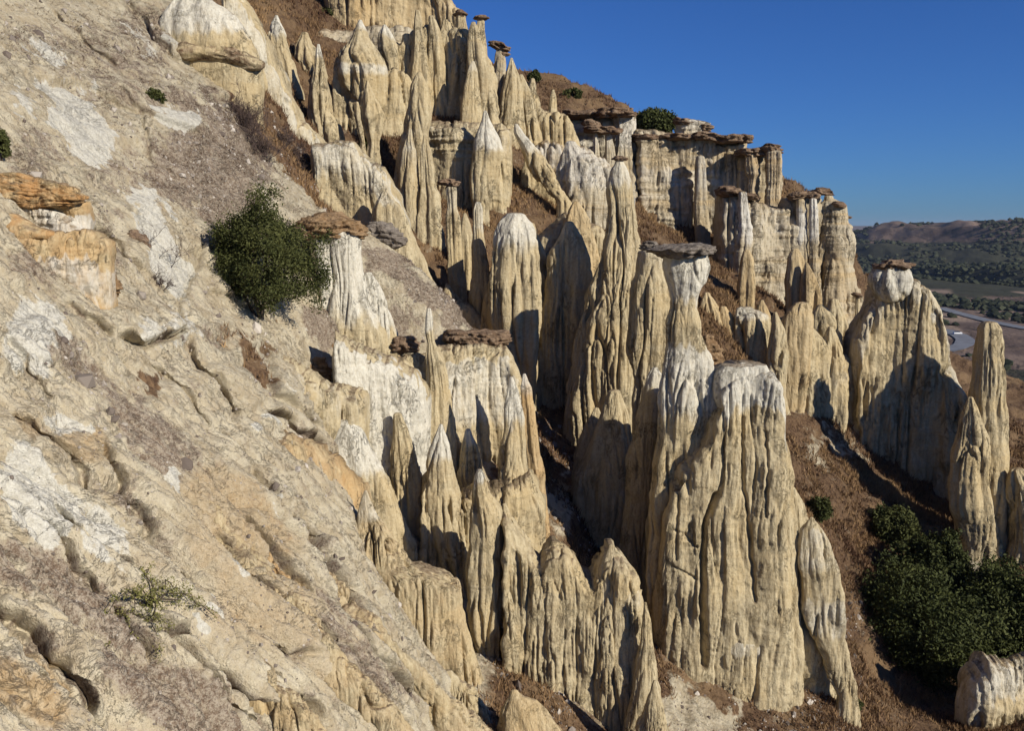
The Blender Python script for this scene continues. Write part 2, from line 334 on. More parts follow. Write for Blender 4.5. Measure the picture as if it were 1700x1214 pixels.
CREV = [("-40,1010 0,1045 60,1085 110,1150 165,1230", 1.5), ("0,840 30,880 70,905 110,960 150,1000 205,1085 250,1140", .9), ("60,845 105,880 135,920 180,960 240,1005 290,1010", .8),
 ("215,1075 300,1085 380,1150 460,1214", 1.2), ("240,925 300,975 350,1005 430,1080 515,1115", 1.1), ("330,885 380,930 440,1000 500,1060 560,1110 600,1160", .9), ("170,1030 250,1075 300,1120 370,1180 420,1230", .7),
 ("150,740 180,800 215,860 250,920", .8), ("0,690 60,720 130,790 150,850", .7), ("180,562 230,570 285,560 300,550", 1.3), ("340,480 400,505 440,520", .4), ("430,690 480,700 505,730 545,775", 1.0), ("360,850 440,930 500,985 530,1040", .8),
 ("300,560 330,610 380,670 400,700", .7), ("240,600 300,650 360,720", .5), ("470,860 520,940 560,1000 590,1060 650,1120 700,1190 730,1230", 1.3), ("400,780 450,850 480,880", .6), ("550,1040 590,1090 640,1150 690,1214", .9), ("380,1100 440,1150 520,1214", 1.0),
 ("130,335 150,380 200,420 240,460", .5), ("60,130 130,150 200,180 300,215 345,235", .3), ("170,140 230,190 250,260 320,330", .25), ("330,150 400,180 470,240 560,330 600,375", .35), ("0,560 40,600 90,680", .5), ("330,400 330,440 300,500 290,560", .5),
 ("445,560 440,620 450,660 500,700", .7), ("500,640 490,680 520,720", .6), ("100,500 160,540 180,562", .6), ("20,1150 100,1170 140,1230", .6), ("560,1150 620,1190 650,1230", .7), ("200,0 260,60 330,110", .4), ("80,0 150,70 200,120", .35)]
def crevices(px, py, Y):
    dz = np.zeros(px.shape); cv = np.zeros(px.shape); tr = np.zeros(px.shape); sc = Y / F; wob = fbm(px / 30, py / 30, 0, 3, 36, .5) * 3; wob2 = fbm(px / 70, py / 70, 0, 2, 37) * 7
    for line, amp in CREV:
        L = rows_of(line); best = np.full(px.shape, 1e9); sg = np.zeros(px.shape); en = np.zeros(px.shape)
        x0, x1, y0, y1 = L[:, 0].min() - 130, L[:, 0].max() + 130, L[:, 1].min() - 130, L[:, 1].max() + 130
        I = np.where((px > x0) & (px < x1) & (py > y0) & (py < y1)); qx = px[I] + wob[I] + wob2[I]; qy = py[I] + wob[I] - wob2[I]
        b = np.full(qx.shape, 1e9); g = np.zeros(qx.shape); e = np.zeros(qx.shape); n = len(L) - 1
        for k in range(n):
            ax, ay = L[k]; dx, dy = L[k + 1] - L[k]; l2 = dx * dx + dy * dy
            t = np.clip(((qx - ax) * dx + (qy - ay) * dy) / l2, 0, 1); ex = qx - ax - t * dx; ey = qy - ay - t * dy; dd = np.hypot(ex, ey)
            m_ = dd < b; b = np.where(m_, dd, b); g = np.where(m_, np.sign(dx * ey - dy * ex), g); e = np.where(m_, (k + t) / n, e)
        f = smooth(0, .15, e) * (1 - smooth(.85, 1, e)) * amp
        s_ = b * -g                                     # positive on the upper right side of the line
        prof = np.where(s_ > 0, smooth(0, 4, s_) * np.exp(-s_ / 48), 0) * 20 - np.where(s_ < 0, 4.0 * np.exp(s_ / 30), 4.0 * np.exp(-s_ / 4))
        tr[I] = np.maximum(tr[I], 34 * np.exp(-((s_ + 1.0) / 3.4) ** 2) * f * sc[I])
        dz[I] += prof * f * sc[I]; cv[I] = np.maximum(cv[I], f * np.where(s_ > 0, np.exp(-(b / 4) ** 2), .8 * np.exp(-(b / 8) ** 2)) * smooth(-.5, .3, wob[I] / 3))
    return dz, cv, tr
def build_ground():
    nc = int(1080 * Q)
    r = np.concatenate([np.geomspace(6.5, 46, int(1500 * Q)), np.geomspace(46, 230, int(480 * Q))[1:]]); nr = len(r); t = np.arctan(np.linspace(-1250, 1350, nc) / F)
    X = r[:, None] * np.sin(t)[None]; Y = r[:, None] * np.cos(t)[None]
    Z = ground_base(X, Y)
    px, py = proj(X, Y, Z)
    Bp = np.stack([X, Y, Z], -1); Nb = grid_normals(Bp, False)
    if Nb[nr // 2, nc // 2, 2] < 0: Nb = -Nb
    D = np.zeros(Z.shape)
    near = 1 - smooth(24, 40, Y + X * 0.0)
    leftm = 1 - smooth(-3.5, 2.0, X)
    # erosion rills running down the near slope
    q = 0.18 * X + 0.90 * Y + 0.36 * Z; s = 0.64 * X + 0.17 * Y - 0.75 * Z          # across and along the ribs
    wq = fbm(q * 0.35, s * 0.2, 0, 3, 21) * 0.6
    rill = np.abs(perlin((q + wq) * 0.9, s * 0.13, 0, 22)); rill2 = np.abs(perlin((q + wq * .6) * 2.6, s * 0.32, 0, 23)); rill3 = np.abs(perlin((q + wq * .4) * 8, s * 1.6, 0, 38))
    lowpart = smooth(620, 900, py) * (px < 820)
    amp = (0.35 + 0.65 * lowpart) * near * leftm
    D += amp * (0.46 * np.minimum(rill * 2.2, 0.8) - 0.22 * (1 - np.clip(rill * 12, 0, 1)) + 0.14 * np.minimum(rill2 * 2.5, 0.8) - 0.09 * (1 - np.clip(rill2 * 9, 0, 1)) - .03 * (1 - np.clip(rill3 * 6, 0, 1)))
    # short flutes running straight down the lower flank of every rib
    fl_ = np.abs(perlin(s * 3.2 + wq, q * .5, 0, 39)); D -= .07 * (1 - np.clip(fl_ * 5, 0, 1)) * amp * smooth(-.1, .3, perlin(s * .5, q * .7, 0, 40))
    sc = 0.35 + 0.02 * Y
    D += fbm(q * 0.3, s * 0.12, Z * 0.1, 4, 24, .4) * 0.20 * sc * smooth(5, 20, Y)
    D += fbm(q * 1.8, s * 0.5, 0, 4, 25, .55) * 0.06 * sc
    led = fbm(X * 0.15, Y * 0.15, Z * 1.3, 3, 26); D += np.clip(led * 3, -1, 1) * 0.10 * sc * (1 - lowpart)
    D += fbm(X * 6, Y * 6, Z * 6, 3, 27, .65) * 0.036 * sc
    gk = np.abs(fbm(q * 3.5, s * 2.2, Z, 3, 41, .6)); D -= .035 * (1 - np.clip(gk * 8, 0, 1)) * near * smooth(5, 12, Y)
    dz, cv, tr = crevices(px, py, Y); dz = dz * (Y < 55); tr = tr * (Y < 55)
    QH = np.array([0.18, 0.91, 0.37]); D = D * np.exp(-tr / (.12 + .012 * Y))
    SH = (Nb * .92 - QH * .45) * dz[..., None] + (-Nb * .55 + QH * .85) * tr[..., None]
    P_ = Bp + Nb * D[..., None] + SH; mx = mixcols(P_[..., 0], P_[..., 1], P_[..., 2]); mx[..., 1] = np.maximum(mx[..., 1], cv * .9 * (Y < 55)); mx[..., 0] *= 1 - .7 * np.clip(cv, 0, 1)  # cv browns the crevices: plant debris, plus undercut shade put into the colour
    P = P_
    global GZ, GPOS; GZ = (r, t, P[..., 2], mx); GPOS = P
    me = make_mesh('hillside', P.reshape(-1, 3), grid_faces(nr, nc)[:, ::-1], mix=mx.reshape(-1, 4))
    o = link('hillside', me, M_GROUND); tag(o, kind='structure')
build_ground()

# ------------------------------------------------------------------ rock builders
SPIN = [0]
def ring(rows, d, ratio=0.8, groove=1.0, white=(), orange=0.0, soil=0.0, lump=1.0, ledge=0.07, style='spire', ext=22, lean=0.0, power=2.3, close_bottom=False, jag=1.0, fl=1.0, slope=0.0, follow=None):
    """closed loft through silhouette rows (y, left, right in photo pixels at distance d); returns verts, faces, origin, mix"""
    if isinstance(rows, str): rows = rows_of(rows)
    SPIN[0] += 1; seed = SPIN[0] * 1.37
    m = d / F                                     # metres per photo pixel
    y0, y1 = rows[0, 0], rows[-1, 0]
    if ext and not close_bottom and follow is None:
        hw = (rows[-1, 2] - rows[-1, 1]) / 2; bx, _, bz = W((rows[-1, 1] + rows[-1, 2]) / 2, y1, d); tb = hw * m
        gz = min(float(ground_base(np.array([bx + i * tb]), np.array([d + j * tb * ratio]))[0]) for i in (-1, 0, 1) for j in (-1, 0, 1)) - 0.3
        ext = float(np.clip((bz - gz) / m, ext, 160))
        k = rows[-1] + np.array([ext, -(ext * .12), ext * .12]); rows = np.vstack([rows, k]); y1 = rows[-1, 0]
    H = y1 - y0; ny = int(max(10, H / 1.7 * Q)) + 1
    yy = np.linspace(y0, y1, ny)
    xl = np.interp(yy, rows[:, 0], rows[:, 1]); xr = np.interp(yy, rows[:, 0], rows[:, 2])
    def sm(a, n):
        n = int(max(1, min(n, len(a) // 4))); 
        if n < 2: return a
        k = np.hanning(n + 2)[1:-1]; k /= k.sum(); return np.convolve(np.pad(a, n, mode='reflect', reflect_type='odd'), k, 'same')[n:-n]
    xl = sm(xl, 7 if style != 'cap' else 3); xr = sm(xr, 7 if style != 'cap' else 3)
    wav = np.minimum(1, (xr - xl) / 40) * jag
    xl = xl + fbm(yy / 38, seed, 0, 4, 31) * 2.2 * wav; xr = xr + fbm(yy / 38, seed + 9, 0, 4, 32) * 2.2 * wav
    c = (xl + xr) / 2; a = np.maximum((xr - xl) / 2, 0.5)
    na_ = int(np.clip(a.max() * 3.6 * Q, 24, 560))
    # dome
    nd = 7; dh = (min(a[0] * .7, 5) if style != 'cap' else min(a[0] * 0.12, 2.0))
    tt = np.linspace(0, math.pi / 2, nd + 1)[1:][::-1]       # top first
    yy = np.concatenate([y0 - dh * np.sin(tt), yy]); c = np.concatenate([np.full(nd, c[0]), c]); a = np.concatenate([np.maximum(a[0] * np.cos(tt), .04), a])
    yy[:nd] = y0 - dh * np.sin(tt)
    if close_bottom:
        tb = np.linspace(0, math.pi / 2, nd + 1)[1:]; bh = dh
        yy = np.concatenate([yy, y1 + bh * np.sin(tb)]); c = np.concatenate([c, np.full(nd, c[-1])]); a = np.concatenate([a, np.maximum(a[-1] * np.cos(tb), .05)])
    if follow is not None:
        gy = [ground_at((q_[1] + q_[2]) / 2, q_[0], 4)[1] for q_ in rows]; ext = 0; dg = np.interp(yy, rows[:, 0], gy); dg = np.convolve(np.pad(dg, 8, mode='edge'), np.ones(17) / 17, 'valid') - follow
    dd = d - slope * (yy - y0) * m if follow is None else dg                         # optional slope of the axis towards the viewer
    X, _, Z = W(c, yy, dd); A = a * dd / F
    amax = A.max(); B = np.minimum(A * ratio, A * 0.25 + 95 * m * ratio)
    th = np.linspace(0, 2 * math.pi, na_, endpoint=False)
    ct, st = np.cos(th), np.sin(th)
    rr = (np.abs(ct) ** power + np.abs(st) ** power) ** (-1 / power)
    # low angular lobes give buttresses
    lob = perlin(ct[None] * 1.4 + seed, st[None] * 1.4, Z[:, None] / (160 * m), 33) * 0.26 + perlin(ct[None] * 3.1 + seed, st[None] * 3.1, Z[:, None] / (260 * m), 34) * 0.16
    lob = lob * (1.0 - 0.5 * smooth(25, 70, a.max()))
    R = rr[None] * (1 + lob * (1 - np.abs(ct[None]) ** 6))
    Px = X[:, None] + A[:, None] * R * ct[None]; Py = dd[:, None] + B[:, None] * R * st[None]; Pz = np.repeat(Z[:, None], na_, 1)
    P = np.stack([Px, Py, Pz], -1)
    N = grid_normals(P, True)
    # outward check
    cen = np.stack([X, dd, Z], -1)[:, None]
    if np.mean(np.sum(N * (P - cen), -1)) < 0: N = -N
    sz = np.clip(a / 22, 0.25, 1)[:, None]
    hfrac = ((yy - y0) / max(1, H))[:, None]
    qx, qy, qz = Px + seed * 3, Py, Pz
    disp = np.zeros(Px.shape)
    if style in ('spire', 'soft'):
        wz = fbm(qx / (60 * m), qy / (60 * m), qz / (200 * m), 2, 40) * 10 * m
        g1 = np.abs(perlin((qx + wz) / (30 * m * fl), (qy - wz) / (30 * m * fl), qz / (700 * m), 41))
        g2 = np.abs(perlin((qx + wz) / (12 * m * fl), qy / (12 * m * fl), qz / (330 * m), 42))
        g3 = np.abs(perlin((qx + wz * .5) / (5.0 * m), qy / (5.0 * m), qz / (150 * m), 43))
        mod = smooth(-0.3, 0.35, perlin(qx / (60 * m), qy / (60 * m), qz / (90 * m), 44)) * .9 + .15
        mod = mod * (0.35 + 0.65 * smooth(0.03, 0.2, hfrac))
        cre = lambda g, k: (1 - np.clip(g * k, 0, 1)) ** 1.3
        disp += groove * mod * m * (10 * np.minimum(g1, .5) - 9 * cre(g1, 9) + 4.0 * np.minimum(g2, .4) - 3.6 * cre(g2, 6) - 1.6 * cre(g3, 4) + 1.0 * g3)
    L = fbm(qx / (55 * m), qy / (55 * m), qz / (120 * m), 5, 45, .5)
    disp += lump * m * 4.2 * L
    if style in ('cap', 'boulder'):
        cell = fbm(qx / (13 * m), qy / (13 * m), qz / (6 * m), 4, 46, .62); disp += m * 3.4 * lump * np.sign(cell) * np.abs(cell) ** .6
        st_ = perlin(qx / (40 * m), qy / (40 * m), qz / (3.0 * m), 47); disp += m * 2.6 * np.clip(st_ * 5, -1, 1) * (1 if style == 'cap' else .4)
        blk = perlin(qx / (17 * m), qy / (17 * m), qz / (5 * m), 55); disp += m * 1.9 * np.clip(blk * 5, -1, 1)
        big = perlin(qx / (34 * m), qy / (34 * m), 0.5, 48); disp += m * 7 * big * lump * sz
    if ledge:
        l = perlin(qx / (120 * m), qy / (120 * m), qz / (9 * m), 49); l2 = perlin(qx / (40 * m), qy / (40 * m), qz / (3.5 * m), 50)
        lm = smooth(-.3, .3, perlin(qx / (45 * m), qy / (45 * m), qz / (40 * m), 54)); disp += ledge * m * lm * (2.2 * np.clip(l * 3, -1, 1) + 1.1 * np.clip(l2 * 2.5, -1, 1))
    fade = np.clip(a / 5, 0, 1)[:, None]
    if style == 'cap': N = N * np.array([1, 1, .35])
    P = P + N * (disp * sz * fade)[..., None]
    if style in ('cap',):
        Pz2 = fbm(Px / (40 * m) + seed, Py / (40 * m), 0, 3, 51) * 3.0 * m; P[..., 2] += Pz2
    mx = np.zeros(Px.shape + (4,), np.float32)
    for wy0, wy1, ws in white:
        yw = yy[:, None] + (perlin(qx / (9 * m), qy / (9 * m), qz / (60 * m), 52) * 14 + perlin(qx / (25 * m), qy / (25 * m), qz / (25 * m), 53) * 9) * min(1, (wy1 - wy0) / 50)
        t = smooth(wy0 - 10, wy0 + 4, yw) * (1 - smooth(wy1 - .35 * (wy1 - wy0), wy1 + 14, yw)) * ws * .85
        mx[..., 0] = np.maximum(mx[..., 0], t)
    mx[..., 2] = orange; mx[..., 1] = soil
    nr = len(yy); V = P.reshape(-1, 3)
    f4 = grid_faces(nr, na_, True)
    top = V[:na_].mean(0); bot = V[-na_:].mean(0); n0 = len(V)
    V = np.vstack([V, top, bot]); M = np.vstack([mx.reshape(-1, 4), mx.reshape(-1, 4)[:1], mx.reshape(-1, 4)[-1:]])
    i = np.arange(na_); j = (i + 1) % na_
    f3 = np.vstack([np.stack([i, j, np.full(na_, n0)], 1)[:, ::-1], np.stack([(nr - 1) * na_ + i, (nr - 1) * na_ + j, np.full(na_, n0 + 1)], 1)])
    # make orientation outward
    p = V[f4[::97]]; nn = np.cross(p[:, 1] - p[:, 0], p[:, 2] - p[:, 0]); cc = p.mean(1) - V[:n0].mean(0)
    cc[:, 2] = 0
    if np.sum(nn * cc) < 0: f4 = f4[:, ::-1]; f3 = f3[:, ::-1]
    org = np.array([X[-1], dd[-1], V[:, 2].min()])
    return V, f4, f3, org, M, m * 1472 / 34.0

def wall(top, bot, d, thick, groove=1.0, white=(), orange=0.0, lump=1.0, ledge=0.15, jag=1.0, end=18, fl=1.0, lean=0.25, butt=1.0, soil=0.0, cuts=(), back=1.0):
    """free standing cliff: top/bottom polylines (x, y) in photo pixels, d = [(x, distance)], thick = half thickness in metres"""
    SPIN[0] += 1; seed = SPIN[0] * 2.11
    T = rows_of(top); Bt = rows_of(bot); D = rows_of(d) if isinstance(d, str) else np.array([[0, d], [1700, d]], float)
    x0, x1 = T[0, 0], T[-1, 0]
    nu = int(max(12, (x1 - x0) / 1.6 * Q)); xx = np.linspace(x0, x1, nu)
    ty = np.interp(xx, T[:, 0], T[:, 1]) + fbm(xx / 14, seed, 0, 4, 61, .6) * 5 * jag; by = np.interp(xx, Bt[:, 0], Bt[:, 1]) + 15
    dd = np.interp(xx, D[:, 0], D[:, 1]); m = dd / F; mm = float(m.mean())
    bx, _, bz = W(xx, by, dd); gz = np.minimum(ground_base(bx, dd - thick * 1.5), ground_base(bx, dd)) - 0.3
    by = by + np.clip((bz - gz) / m, 0, 160)
    Hm = (by - ty).max(); nv = int(max(12, Hm / 1.7 * Q))
    h = np.concatenate([np.linspace(0, 1, nv), np.linspace(1, 0, max(8, nv // 6))[1:]])     # front bottom -> top -> back bottom
    sgn = np.concatenate([-np.ones(nv), np.ones(len(h) - nv)])
    # denser rows near the crest
    py = by[None] + (ty - by)[None] * h[:, None]
    X, Y, Z = W(np.repeat(xx[None], len(h), 0), py, np.repeat(dd[None], len(h), 0))
    e = np.minimum(xx - x0, x1 - xx) / end; e = np.sqrt(1 - (1 - np.clip(e, 0, 1)) ** 2)
    below = (py - ty[None])                                   # px under the crest
    cr = np.sqrt(np.clip(1 - (1 - np.clip(below / 26, 0, 1)) ** 2, 0, 1))
    off = thick * e[None] * cr * (1 + lean * below / 150)
    gx = X + seed * 5
    colm = perlin(gx / (75 * mm), seed, Z / (500 * mm), 62); off = off + sgn[:, None] * 0 + butt * 16 * mm * colm * cr * e[None] * (sgn[:, None] < 0)
    Yp = Y + sgn[:, None] * off * np.where(sgn[:, None] > 0, 1 + (back - 1) * smooth(15, 130, below), 1.0)
    P = np.stack([X, Yp, Z], -1); N = grid_normals(P, False)
    front = N[: nv // 2, nu // 4: 3 * nu // 4, 1].mean()
    if front > 0: N = -N
    qx, qy, qz = gx, Yp, Z
    wz = fbm(qx / (60 * mm), qy / (60 * mm), qz / (200 * mm), 2, 63) * 10 * mm
    g1 = np.abs(perlin((qx + wz) / (30 * mm * fl), qy / (50 * mm * fl), qz / (700 * mm), 64))
    g2 = np.abs(perlin((qx + wz) / (12 * mm * fl), qy / (20 * mm * fl), qz / (330 * mm), 65))
    g3 = np.abs(perlin((qx + wz * .5) / (5 * mm), qy / (8 * mm), qz / (140 * mm), 66))
    mod = smooth(-0.3, 0.3, perlin(qx / (70 * mm), qy / (70 * mm), qz / (50 * mm), 67)) * .75 + .25
    cre = lambda g, k: (1 - np.clip(g * k, 0, 1)) ** 1.3
    disp = groove * mod * mm * (10 * np.minimum(g1, .5) - 10 * cre(g1, 9) + 4.5 * np.minimum(g2, .4) - 3.8 * cre(g2, 6) - 1.6 * cre(g3, 4) + g3)
    disp += lump * mm * 6.5 * fbm(qx / (55 * mm), qy / (55 * mm), qz / (70 * mm), 5, 68, .52)
    l = perlin(qx / (130 * mm), qy / (120 * mm), qz / (10 * mm), 69); l2 = perlin(qx / (50 * mm), qy / (40 * mm), qz / (4 * mm), 70)
    lm = smooth(-.3, .3, perlin(qx / (45 * mm), qy / (45 * mm), qz / (40 * mm), 73)); disp += ledge * mm * lm * (2.4 * np.clip(l * 3, -1, 1) + 1.4 * np.clip(l2 * 2.5, -1, 1))
    for line_, wd, dp in cuts:
        Lc = rows_of(line_); b = np.full(py.shape, 1e9)
        for k in range(len(Lc) - 1):
            ax, ay = Lc[k]; dx, dy = Lc[k + 1] - Lc[k]; tt = np.clip(((xx[None] - ax) * dx + (py - ay) * dy) / (dx * dx + dy * dy), 0, 1)
            b = np.minimum(b, np.hypot(xx[None] - ax - tt * dx + perlin(py / 12, k, 0, 74) * 2, py - ay - tt * dy))
        disp = disp - mm * dp * np.exp(-(b / wd) ** 2) * (sgn[:, None] < 0)
    P = P + N * (disp * np.clip(cr * 1.2, 0, 1) * np.clip(e[None] * 1.2, 0, 1))[..., None]
    mx = np.zeros(X.shape + (4,), np.float32)
    for wt in white:       # white band, pixels below the crest (optionally only between two x)
        w0, w1, ws = wt[:3]
        bw = below + (perlin(qx / (9 * mm), qy / (9 * mm), qz / (60 * mm), 71) * 14 + perlin(qx / (25 * mm), qy / (25 * mm), qz / (25 * mm), 72) * 9) * min(1, (w1 - w0) / 50); t = smooth(w0 - 4, w0 + 4, bw) * (1 - smooth(w1 - .3 * (w1 - w0), w1 + 18, bw)); t = t * (smooth(wt[3] - 6, wt[3] + 6, xx)[None] * (1 - smooth(wt[4] - 6, wt[4] + 6, xx)[None]) if len(wt) > 3 else 1); mx[..., 0] = np.maximum(mx[..., 0], t * ws)
    mx[..., 2] = orange; mx[..., 1] = soil
    V = P.reshape(-1, 3); f4 = grid_faces(len(h), nu)
    p = P[nv // 2 - 1: nv // 2 + 1, nu // 2: nu // 2 + 2]; n = np.cross(P[nv // 2, nu // 2] - P[nv // 2 - 1, nu // 2], P[nv // 2 - 1, nu // 2 + 1] - P[nv // 2 - 1, nu // 2])
    k = (nv // 2 - 1) * (nu - 1) + nu // 2; q = V[f4[k]]; nn = np.cross(q[1] - q[0], q[2] - q[0])
    if nn[1] > 0: f4 = f4[:, ::-1]
    org = np.array([X[:, nu // 2].mean(), dd[nu // 2], V[:, 2].min()])
    return V, f4, None, org, mx.reshape(-1, 4), mm * 1472 / 34.0

def on_ground(rows, back=0.0):
    r = rows_of(rows); g = ground_at((r[-1, 1] + r[-1, 2]) / 2, r[-1, 0], 5); return g[1] + back
def rock(name, res, mat, label=None, cat=None, group=None, parent=None):
    V, f4, f3, org, mx, sc = res
    base = np.array(parent.location) if parent is not None and parent.type == 'EMPTY' else (np.array(parent['_o']) if parent is not None else org)
    o = link(name, make_mesh(name, V - base, f4, f3, mx), mat, parent, tuple(org) if parent is None else None, sc)
    if parent is None: tag(o, label, cat, group)
    return o
def thing(name, rows_low, d, label, cat, group=None):
    X, Y, Z = W(*rows_low, d)
    return empty(name, (float(X), float(Y), float(Z)), label, cat, group)

# ------------------------------------------------------------------ the big capped pillar in the middle
PN = 'rock pinnacle'; GP = 'pale rock pinnacles standing on the hillside'
t = thing('capped_pillar', (1180, 1175), 33.8, 'tallest near pillar with a flat dark brown cap slab and a rounded white shoulder', PN)
rock('shaft', ring('418,1104,1172 430,1099,1176 446,1098,1177 462,1103,1172 476,1108,1164 492,1113,1158 512,1116,1157 530,1113,1160 556,1108,1163 575,1106,1170 600,1101,1179 630,1098,1185 660,1092,1190 700,1089,1190 760,1085,1184 820,1080,1168 900,1077,1154 960,1073,1150 1020,1076,1150 1060,1082,1158', 33.9, .62, white=[(400, 510, 1.2), (575, 710, .85)], groove=.85, ledge=.12, power=2.8), M_ROCK, parent=t)
rock('body', wall('1078,1010 1084,930 1092,850 1104,790 1120,760 1145,735 1165,700 1180,665 1185,628 1196,608 1215,601 1240,599 1260,601 1272,610 1279,632 1282,680 1288,730 1296,790 1304,850 1310,920 1314,960', '1073,1050 1160,1062 1200,1080 1290,1070 1314,1040', 34.3, 1.5, groove=.7, lump=.9, white=[(0, 62, 1.2, 1183, 1282)], butt=1.0, lean=.22, jag=.4, end=14, back=2.6, cuts=[('1172,800 1160,825 1152,850 1150,900 1148,960 1150,1060', 4.5, 26), ('1181,655 1184,700 1182,760 1176,800', 2.5, 10), ('1088,700 1100,718 1088,760', 2, 6), ('1250,700 1252,760 1246,830', 2, 7), ('1216,680 1214,760 1222,860 1228,960', 2.2, 9), ('1090,850 1120,860 1140,880', 2, 5), ('1078,900 1110,915 1140,930', 2, 5), ('1108,700 1112,800 1108,900', 2, 6)]), M_ROCK, parent=t)  # back adds unseen bulk behind the body so it shadows the gully
rock('shoulder_block', ring('607,1196,1270 618,1187,1278 640,1183,1281 660,1184,1283 676,1190,1281', 33.35, .5, style='soft', white=[(590, 700, 1.2)], groove=0, lump=1.2, close_bottom=True, power=3), M_ROCK, parent=t)
rock('foot_bench', ring('1056,1176,1284 1070,1170,1286 1080,1174,1284 1120,1168,1283 1160,1176,1280 1178,1182,1278', 32.6, .6, white=[(1050, 1075, .6)], groove=1.3, ledge=.3, power=3), M_ROCK, parent=t)
rock('rubble_apron', ring("915,1268,1312 940,1240,1335 980,1225,1352 1020,1200,1368 1050,1180,1385 1070,1182,1392 1100,1210,1395 1130,1260,1400", 33.9, .5, white=[(960, 1060, .5)], groove=.25, lump=2.2, ledge=.8, style='soft'), M_ROCK, parent=t)
rock('cap_rock', ring('408,1096,1186 413,1070,1190 419,1078,1186 426,1092,1170', 33.8, .9, style='cap', close_bottom=True, groove=0, ledge=.5, lump=.8), M_CAPG, parent=t)
rock('cap_fragment', ring("403,1064,1090 410,1062,1094 416,1066,1090", 34.2, .7, style='cap', close_bottom=True, groove=0), M_CAPG, parent=t)
rock('right_blade', ring("862,1343,1352 880,1330,1368 905,1326,1380 940,1325,1389 1000,1332,1398 1050,1345,1404 1090,1362,1410 1130,1378,1416 1160,1392,1422", 32.6, .6, white=[(880, 960, .55), (990, 1060, .6)], groove=.8), M_ROCK, parent=t)
rock('shaded_buttress', ring("812,1300,1322 840,1296,1338 880,1296,1345 930,1305,1340 970,1310,1345", 36.5, .7, groove=.5), M_ROCK, parent=t)

# ------------------------------------------------------------------ organ pipe columns, bottom centre
GO = 'fluted columns in the front row at the bottom of the slope'
rock('rock_pinnacle', ring("782,791,801 792,787,806 812,784,812 835,783,822 850,778,832 880,777,833 950,775,835 1010,776,836 1050,782,835 1075,792,834", 27.6, .95, white=[(760, 800, 1.0)], groove=.8, ledge=.15), M_ROCK, 'slim smooth column with a white nipple tip, leftmost of the fluted front row', PN, GO)
rock('rock_pinnacle', ring("838,834,841 860,833,852 885,833,868 905,834,884 925,834,893 980,835,896 1040,836,900 1110,840,905 1160,845,910", 28.0, .8, groove=1.15, ledge=.15), M_ROCK, 'fluted column with a slanting top, directly right of the slim white-tipped front column', PN, GO)
rock('rock_pinnacle', ring("903,912,932 915,902,944 930,898,955 955,897,968 985,898,984 1040,898,988 1100,899,990 1160,905,992", 27.4, .8, groove=1.25, ledge=.15), M_ROCK, 'broad fluted column with a low rounded grey hump top, third in the front row', PN, GO)
rock('rock_pinnacle', ring("908,1009,1021 925,998,1038 945,988,1052 975,982,1064 1000,978,1068 1050,975,1074 1100,974,1076 1160,978,1080", 27.0, .85, white=[(950, 1000, .4)], groove=1.2, ledge=.15), M_ROCK, 'broad fluted column with a pointed tent-shaped top, rightmost full column of the front row', PN, GO)
rock('rock_pinnacle', ring("1002,1069,1074 1030,1066,1080 1070,1062,1085 1110,1056,1092 1150,1048,1098 1190,1040,1105 1225,1032,1112 1260,1025,1118", 25.8, .9, groove=.9), M_ROCK, 'thin leaning blade at the bottom right end of the front row of columns', PN)
rock('rock_pinnacle', ring("1132,1084,1090 1160,1074,1096 1190,1064,1102 1230,1050,1110 1260,1040,1118", 24.2, .9, groove=.8), M_ROCK, 'small pointed fin at the bottom edge in front of the thin leaning blade', PN)
rock('rock_buttress', wall('836,850 850,868 870,892 888,915 897,922 905,908 918,899 935,903 952,922 968,945 980,952 990,930 1003,912 1015,906 1030,914 1045,935 1058,965 1069,1005', '836,1100 900,1130 985,1160 1069,1170', '836,27.9 1069,27.1', .85, groove=1.5, butt=.6, jag=.3, end=5), M_ROCK, 'fluted curtain of rock joining the columns of the front row', 'rock buttress')
# buttress left of it
rock('rock_buttress', ring("816,604,610 838,597,620 862,591,634 890,588,652 915,587,668 938,588,690 950,590,745 965,594,762 1000,606,772 1050,630,782 1100,652,792 1140,680,806 1180,705,826 1220,735,845 1260,765,870", 25.0, .5, white=[(800, 880, .6)], groove=1.2, orange=.12, lump=1.3), M_ROCK, 'large fluted buttress with a flat-topped smooth right face and a pointed upper left tip', 'rock buttress')
rock('rock_buttress', ring("915,522,530 950,526,548 990,534,590 1040,550,632 1080,570,668 1120,598,704 1160,630,745 1200,665,790 1250,710,850", 20.0, .5, groove=1.1, orange=.12, lump=1.4, follow=.6), M_ROCK, 'low fluted ridge running down to the bottom edge, left of the flat-topped buttress', 'rock buttress')
rock('rock_buttress', ring("1118,738,752 1145,722,785 1175,712,808 1210,705,828 1250,700,850", 22.6, .5, groove=.9, lump=1.5), M_ROCK, 'small fluted knob at the bottom edge beneath the right foot of the flat-topped buttress', 'rock buttress')
rock('rock_buttress', ring("1150,846,862 1165,835,890 1185,828,912 1215,822,940 1250,815,960", 21.8, .5, groove=.2, lump=1.4, style='soft'), M_OCHRE, 'smooth ochre hump cut by the bottom edge, left of the brown rubble bank', 'rock buttress')
rock('rock_buttress', wall('395,712 430,704 480,718 520,735 560,762 592,795 614,818', '395,800 440,850 520,900 580,960 614,1000', '395,23.8 480,24.4 560,26 614,27', .8, groove=1.0, orange=.3, butt=1.6, jag=.5, end=30, lean=1.2), M_OCHRE, 'ochre stained fluted bluff with a smooth rounded rim, below the white block', 'rock buttress')

